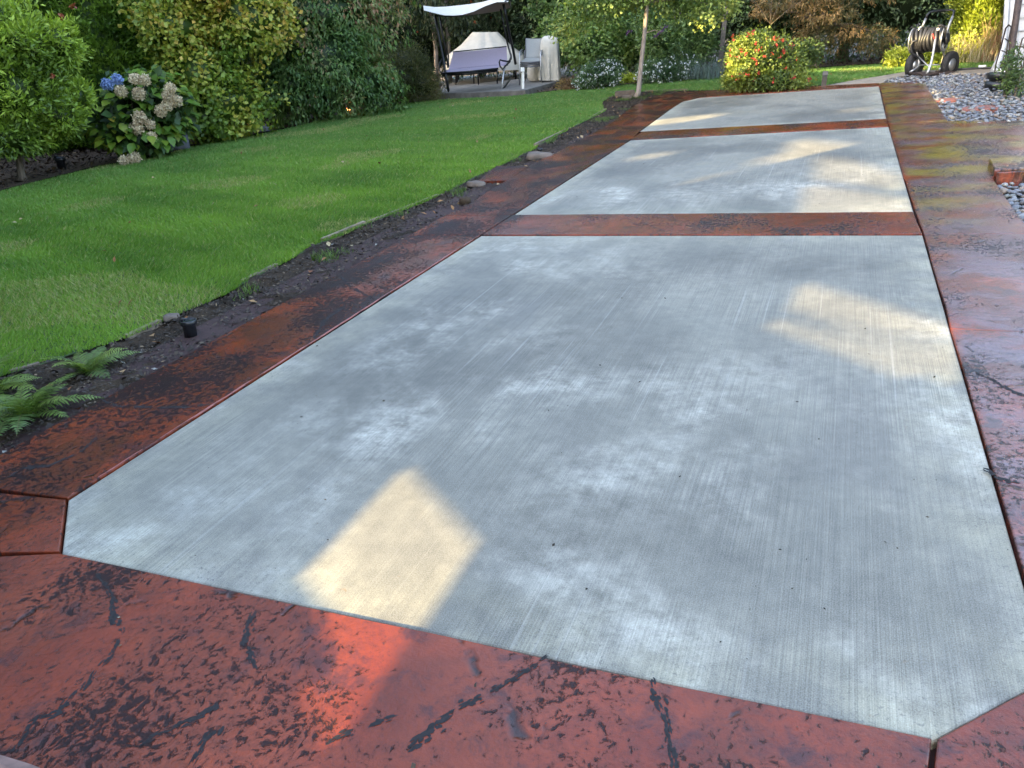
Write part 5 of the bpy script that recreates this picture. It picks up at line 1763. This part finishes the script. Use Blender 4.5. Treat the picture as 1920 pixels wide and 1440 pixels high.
# ---- trellis by the house corner, its plant, pot and box
q = Loc(1890, 172)
tl = thing('iron_trellis', 'rusty iron trellis with arched tops in front of the house corner', 'trellis', q.M)
MB().tube([q(1886, 188, -.35), q(1893, 130, -.25), q(1903, 60, -.1), (q(1914, -10, 0))], .034, 8).build('post', M['iron'], tl, True)
for pts, r in (([(1866, 160, .3), (1870, 130, .3), (1880, 96, .3), (1888, 66, .25), (1893, 60, .2), (1898, 64, .15), (1900, 80, .1), (1894, 130, 0), (1888, 170, -.1)], .009),
               ([(1878, 170, .1), (1884, 130, .1), (1891, 92, .1), (1897, 62, .1)], .008),
               ([(1896, 188, -.3), (1903, 140, -.3), (1909, 100, -.3), (1915, 78, -.3), (1924, 72, -.3), (1930, 84, -.3), (1928, 120, -.3), (1922, 186, -.3)], .009),
               ([(1908, 190, -.3), (1914, 140, -.3), (1922, 76, -.3)], .008)):
    MB().tube([q(*p) for p in pts], r, 6).build('upright', M['iron'], tl, True)
for y in (84, 104, 124, 145):
    k = (172 - y) / 110
    MB().tube([q(1872 + 14 * k + (3 if y < 100 else 0), y, .3), q(1890 + 8 * k, y + 4, 0)], .007, 5).build('rung', M['iron'], tl, True)
    MB().tube([q(1898 + 8 * k, y + 6, -.3), q(1926, y + 10, -.3)], .007, 5).build('rung', M['iron'], tl, True)
Mx, s = frame(1902, 182)
e = px_ells(s, [(4, 22, .05, 18, .22, 18), (-12, 40, 0, 12, .15, 16), (8, 50, .05, 12, .15, 18), (-2, 70, 0, 7, .1, 14)])
shrub('trellis_climber', 'thin green climber growing through the iron trellis', 'plant', Mx, e, 150, 7, .035, .045, .016, [(.020, .038, .014), (.045, .075, .022), (.085, .12, .03)], trunk=((0, 0, 0), (0, 0, .3), .012), lo=.3, rough=.6, corek=0)
q = Loc(1874, 166)
pt = thing('black_planter', 'low stacked black plastic planter at the foot of the trellis', 'planter', q.M)
MB().lathe([(.16, 0), (.17, .02), (.17, .07), (.13, .08), (.13, .10), (.16, .11), (.165, .17), (.15, .175), (.14, .15)], 24).build('tub', M['black'], pt, True)
MB().lathe([(.005, .16), (.138, .155), (.005, .15)], 20).build('soil', M['soil'], pt)
q = Loc(1871, 152)
wb = thing('white_box', 'small white box standing behind the black planter', 'box', q.M)
MB().box((0, .18, .07), (.15, .13, .11), None, .94).build('body', M['white'], wb)
MB().box((0, .18, .132), (.165, .145, .014)).build('lid', M['white'], wb)
q = Loc(1877, 113)
ub = thing('utility_box', 'tall black box standing on the far lawn left of the house corner', 'box', q.M)
MB().box((1.5 * q.s, .16, 42 * q.s), (20 * q.s, .30, 72 * q.s)).build('body', M['black'], ub)
MB().box((1.5 * q.s, .16, 79 * q.s), (22 * q.s, .34, 2.5 * q.s)).build('lid', M['black'], ub)
MB().box((1.5 * q.s, .16, 3 * q.s), (8 * q.s, .12, 7 * q.s)).build('foot', M['black'], ub)

# ---- lights in the beds
for (x, y, r, h, lab) in ((358, 629, .038, .088, 'black round spotlight standing on the soil strip'), (1012, 291, .030, .075, 'small black spotlight on a flat stone by the lawn corner'), (117, 318, .075, .19, 'dark blue-black spotlight under the left hedge')):
    q = Loc(x, y, -.02)
    sp = thing('spotlight', lab, 'garden light', q.M, 'black garden spotlights')
    MB().lathe([(r * .80, -.02), (r * .80, h * .58), (r * .92, h * .64), (r, h * .68), (r, h * .90), (r * .92, h * .92), (r * .88, h * .84)], 20).build('body', M['black'], sp, True)
    MB().lathe([(r * .02, h * .86), (r * .86, h * .85), (r * .5, h * .80)], 20).build('lens', M['glass'], sp)
    MB().tube([(-r * .95, 0, h * .80), (-r * .6, -.2 * r, h * 1.03), (-r * .1, -.3 * r, h * 1.0)], [r * .22, r * .2, r * .12], 6).build('hood', M['black'], sp, True)
for (x, y, lab, hh) in ((470, 247, 'small lit path light beside the grey rock', .22), (655, 216, 'small lit path light under the red-tinged shrub', .16), (500, 196, 'small lit path light glowing deep in the dark gap', .30)):
    q = Loc(x, y)
    pl = thing('path_light', lab, 'garden light', q.M, 'lit amber path lights')
    MB().lathe([(.012, 0), (.012, hh * .55), (.02, hh * .6)], 8).build('stem', M['black'], pl, True)
    MB().lathe([(.035, hh * .60), (.038, hh * .64), (.038, hh * .82), (.03, hh * .86)], 12).build('lens', M['lamp'], pl, True)
    MB().lathe([(.052, hh * .86), (.055, hh * .90), (.01, hh * 1.02)], 14).build('cap', M['black'], pl, True)
q = Loc(1544, 162)
bo = thing('bollard_light', 'short dark bollard light where the path meets the patio', 'garden light', q.M)
MB().box((0, 0, .08), (.07, .07, .16)).build('post', M['black'], bo)
MB().box((0, 0, .185), (.085, .085, .05), None, .8).build('cap', M['black'], bo)
MB().box((0, -.034, .145), (.05, .01, .025)).build('lens', M['glass'], bo)


# ---- rocks and blocks
def rock(x, y, d, lab, m='rock', seed=0, z=0.0, name='rock', group=None):
    q = Loc(x, y, z)
    bm = bmesh.new(); bmesh.ops.create_icosphere(bm, subdivisions=3, radius=1)
    for v in bm.verts:
        k = 1 + .30 * noise.noise(v.co * 1.2 + Vector((seed * 3.1, 0, 0))) + .10 * noise.noise(v.co * 3.5 + Vector((seed, 5, 0)))
        c = v.co * k
        c = Vector((max(-.82, min(.82, c.x)), max(-.85, min(.85, c.y)), max(-.4, min(.80, c.z))))
        v.co = Vector((c.x * d[0], c.y * d[1], c.z * d[2] + d[2] * .4))
    me = bpy.data.meshes.new(name); bm.to_mesh(me); bm.free(); me.materials.append(M[m])
    me.polygons.foreach_set('use_smooth', [True] * len(me.polygons))
    o = link(name, me); o.matrix_world = q.M
    return tag(o, lab, 'rock', group)


rock(336, 279, (.20, .16, .24), 'grey boulder at the right foot of the hydrangea', 'rock', 1)
rock(487, 246, (.21, .14, .10), 'low grey rock beside the lit path light', 'rock', 2)
rock(1012, 297, (.16, .13, .05), 'flat stone under the small black spotlight', 'block', 3, -.02)
rock(893, 349, (.10, .07, .035), 'flat tan stone beside the small red side pad', 'block', 4, -.02)
rock(872, 383, (.055, .045, .045), 'dark lump of soil at the edge of the red band', 'soil', 5, -.02)
rock(322, 598, (.05, .035, .02), 'small tan stone on the soil strip by the lawn edge', 'block', 6, -.02)
for (x0, x1, y, h, dd, lab) in ((1153, 1190, 181, 11, .12, 'long tan edging block beside the young tree'), (1166, 1184, 185.5, 7, -.05, 'short tan edging block leaning in front of the long one')):
    q = Loc((x0 + x1) / 2, y, -.02)
    w = (x1 - x0) * q.s
    mb = MB(); bm = bmesh.new(); bmesh.ops.create_cube(bm, size=1)
    bmesh.ops.bevel(bm, geom=bm.edges[:], offset=.06, segments=2, affect='EDGES')
    for v in bm.verts: v.co = Vector((v.co.x * w, v.co.y * .12 + .06, v.co.z * h * q.s + h * q.s / 2 - .01 + .02 * v.co.x))
    me = bpy.data.meshes.new('edging_block'); bm.to_mesh(me); bm.free(); me.materials.append(M['block'])
    o = link('edging_block', me); o.matrix_world = q.M
    tag(o, lab, 'block', 'loose edging blocks by the young tree')

# ---- pot and arbor at the back
q = Loc(1370, 139)
tp = thing('terracotta_pot', 'large brown pot half hidden left of the red-flowering bush', 'pot', q.M)
r = 13 * q.s; h = 36 * q.s
MB().lathe([(r * .62, 0), (r * .80, h * .35), (r * .95, h * .80), (r * 1.08, h * .88), (r * 1.08, h), (r * .92, h), (r * .88, h * .85)], 24).build('body', M['terracotta'], tp, True)
MB().lathe([(.01, h * .87), (r * .88, h * .86), (.01, h * .84)], 20).build('soil', M['soil'], tp)
o = PB(1349, 17.6)
Mx, s = frameP(o)
ga = thing('timber_arbor', 'grey timber arbor half hidden in the greenery behind the tree', 'arbor', Mx)
for dx in (0, -95):
    MB().box((dx * s, 0, 1.05), (.09, .09, 2.1)).build('post', M['timber'], ga)
MB().box((-48 * s, 0, 2.02 - .62), (2.2, .07, .11)).build('beam', M['timber'], ga)
MB().tube([(-28 * s, -.2, 0), (-28 * s, -.2, 1.2)], .012, 6).build('stake', M['steel'], ga)
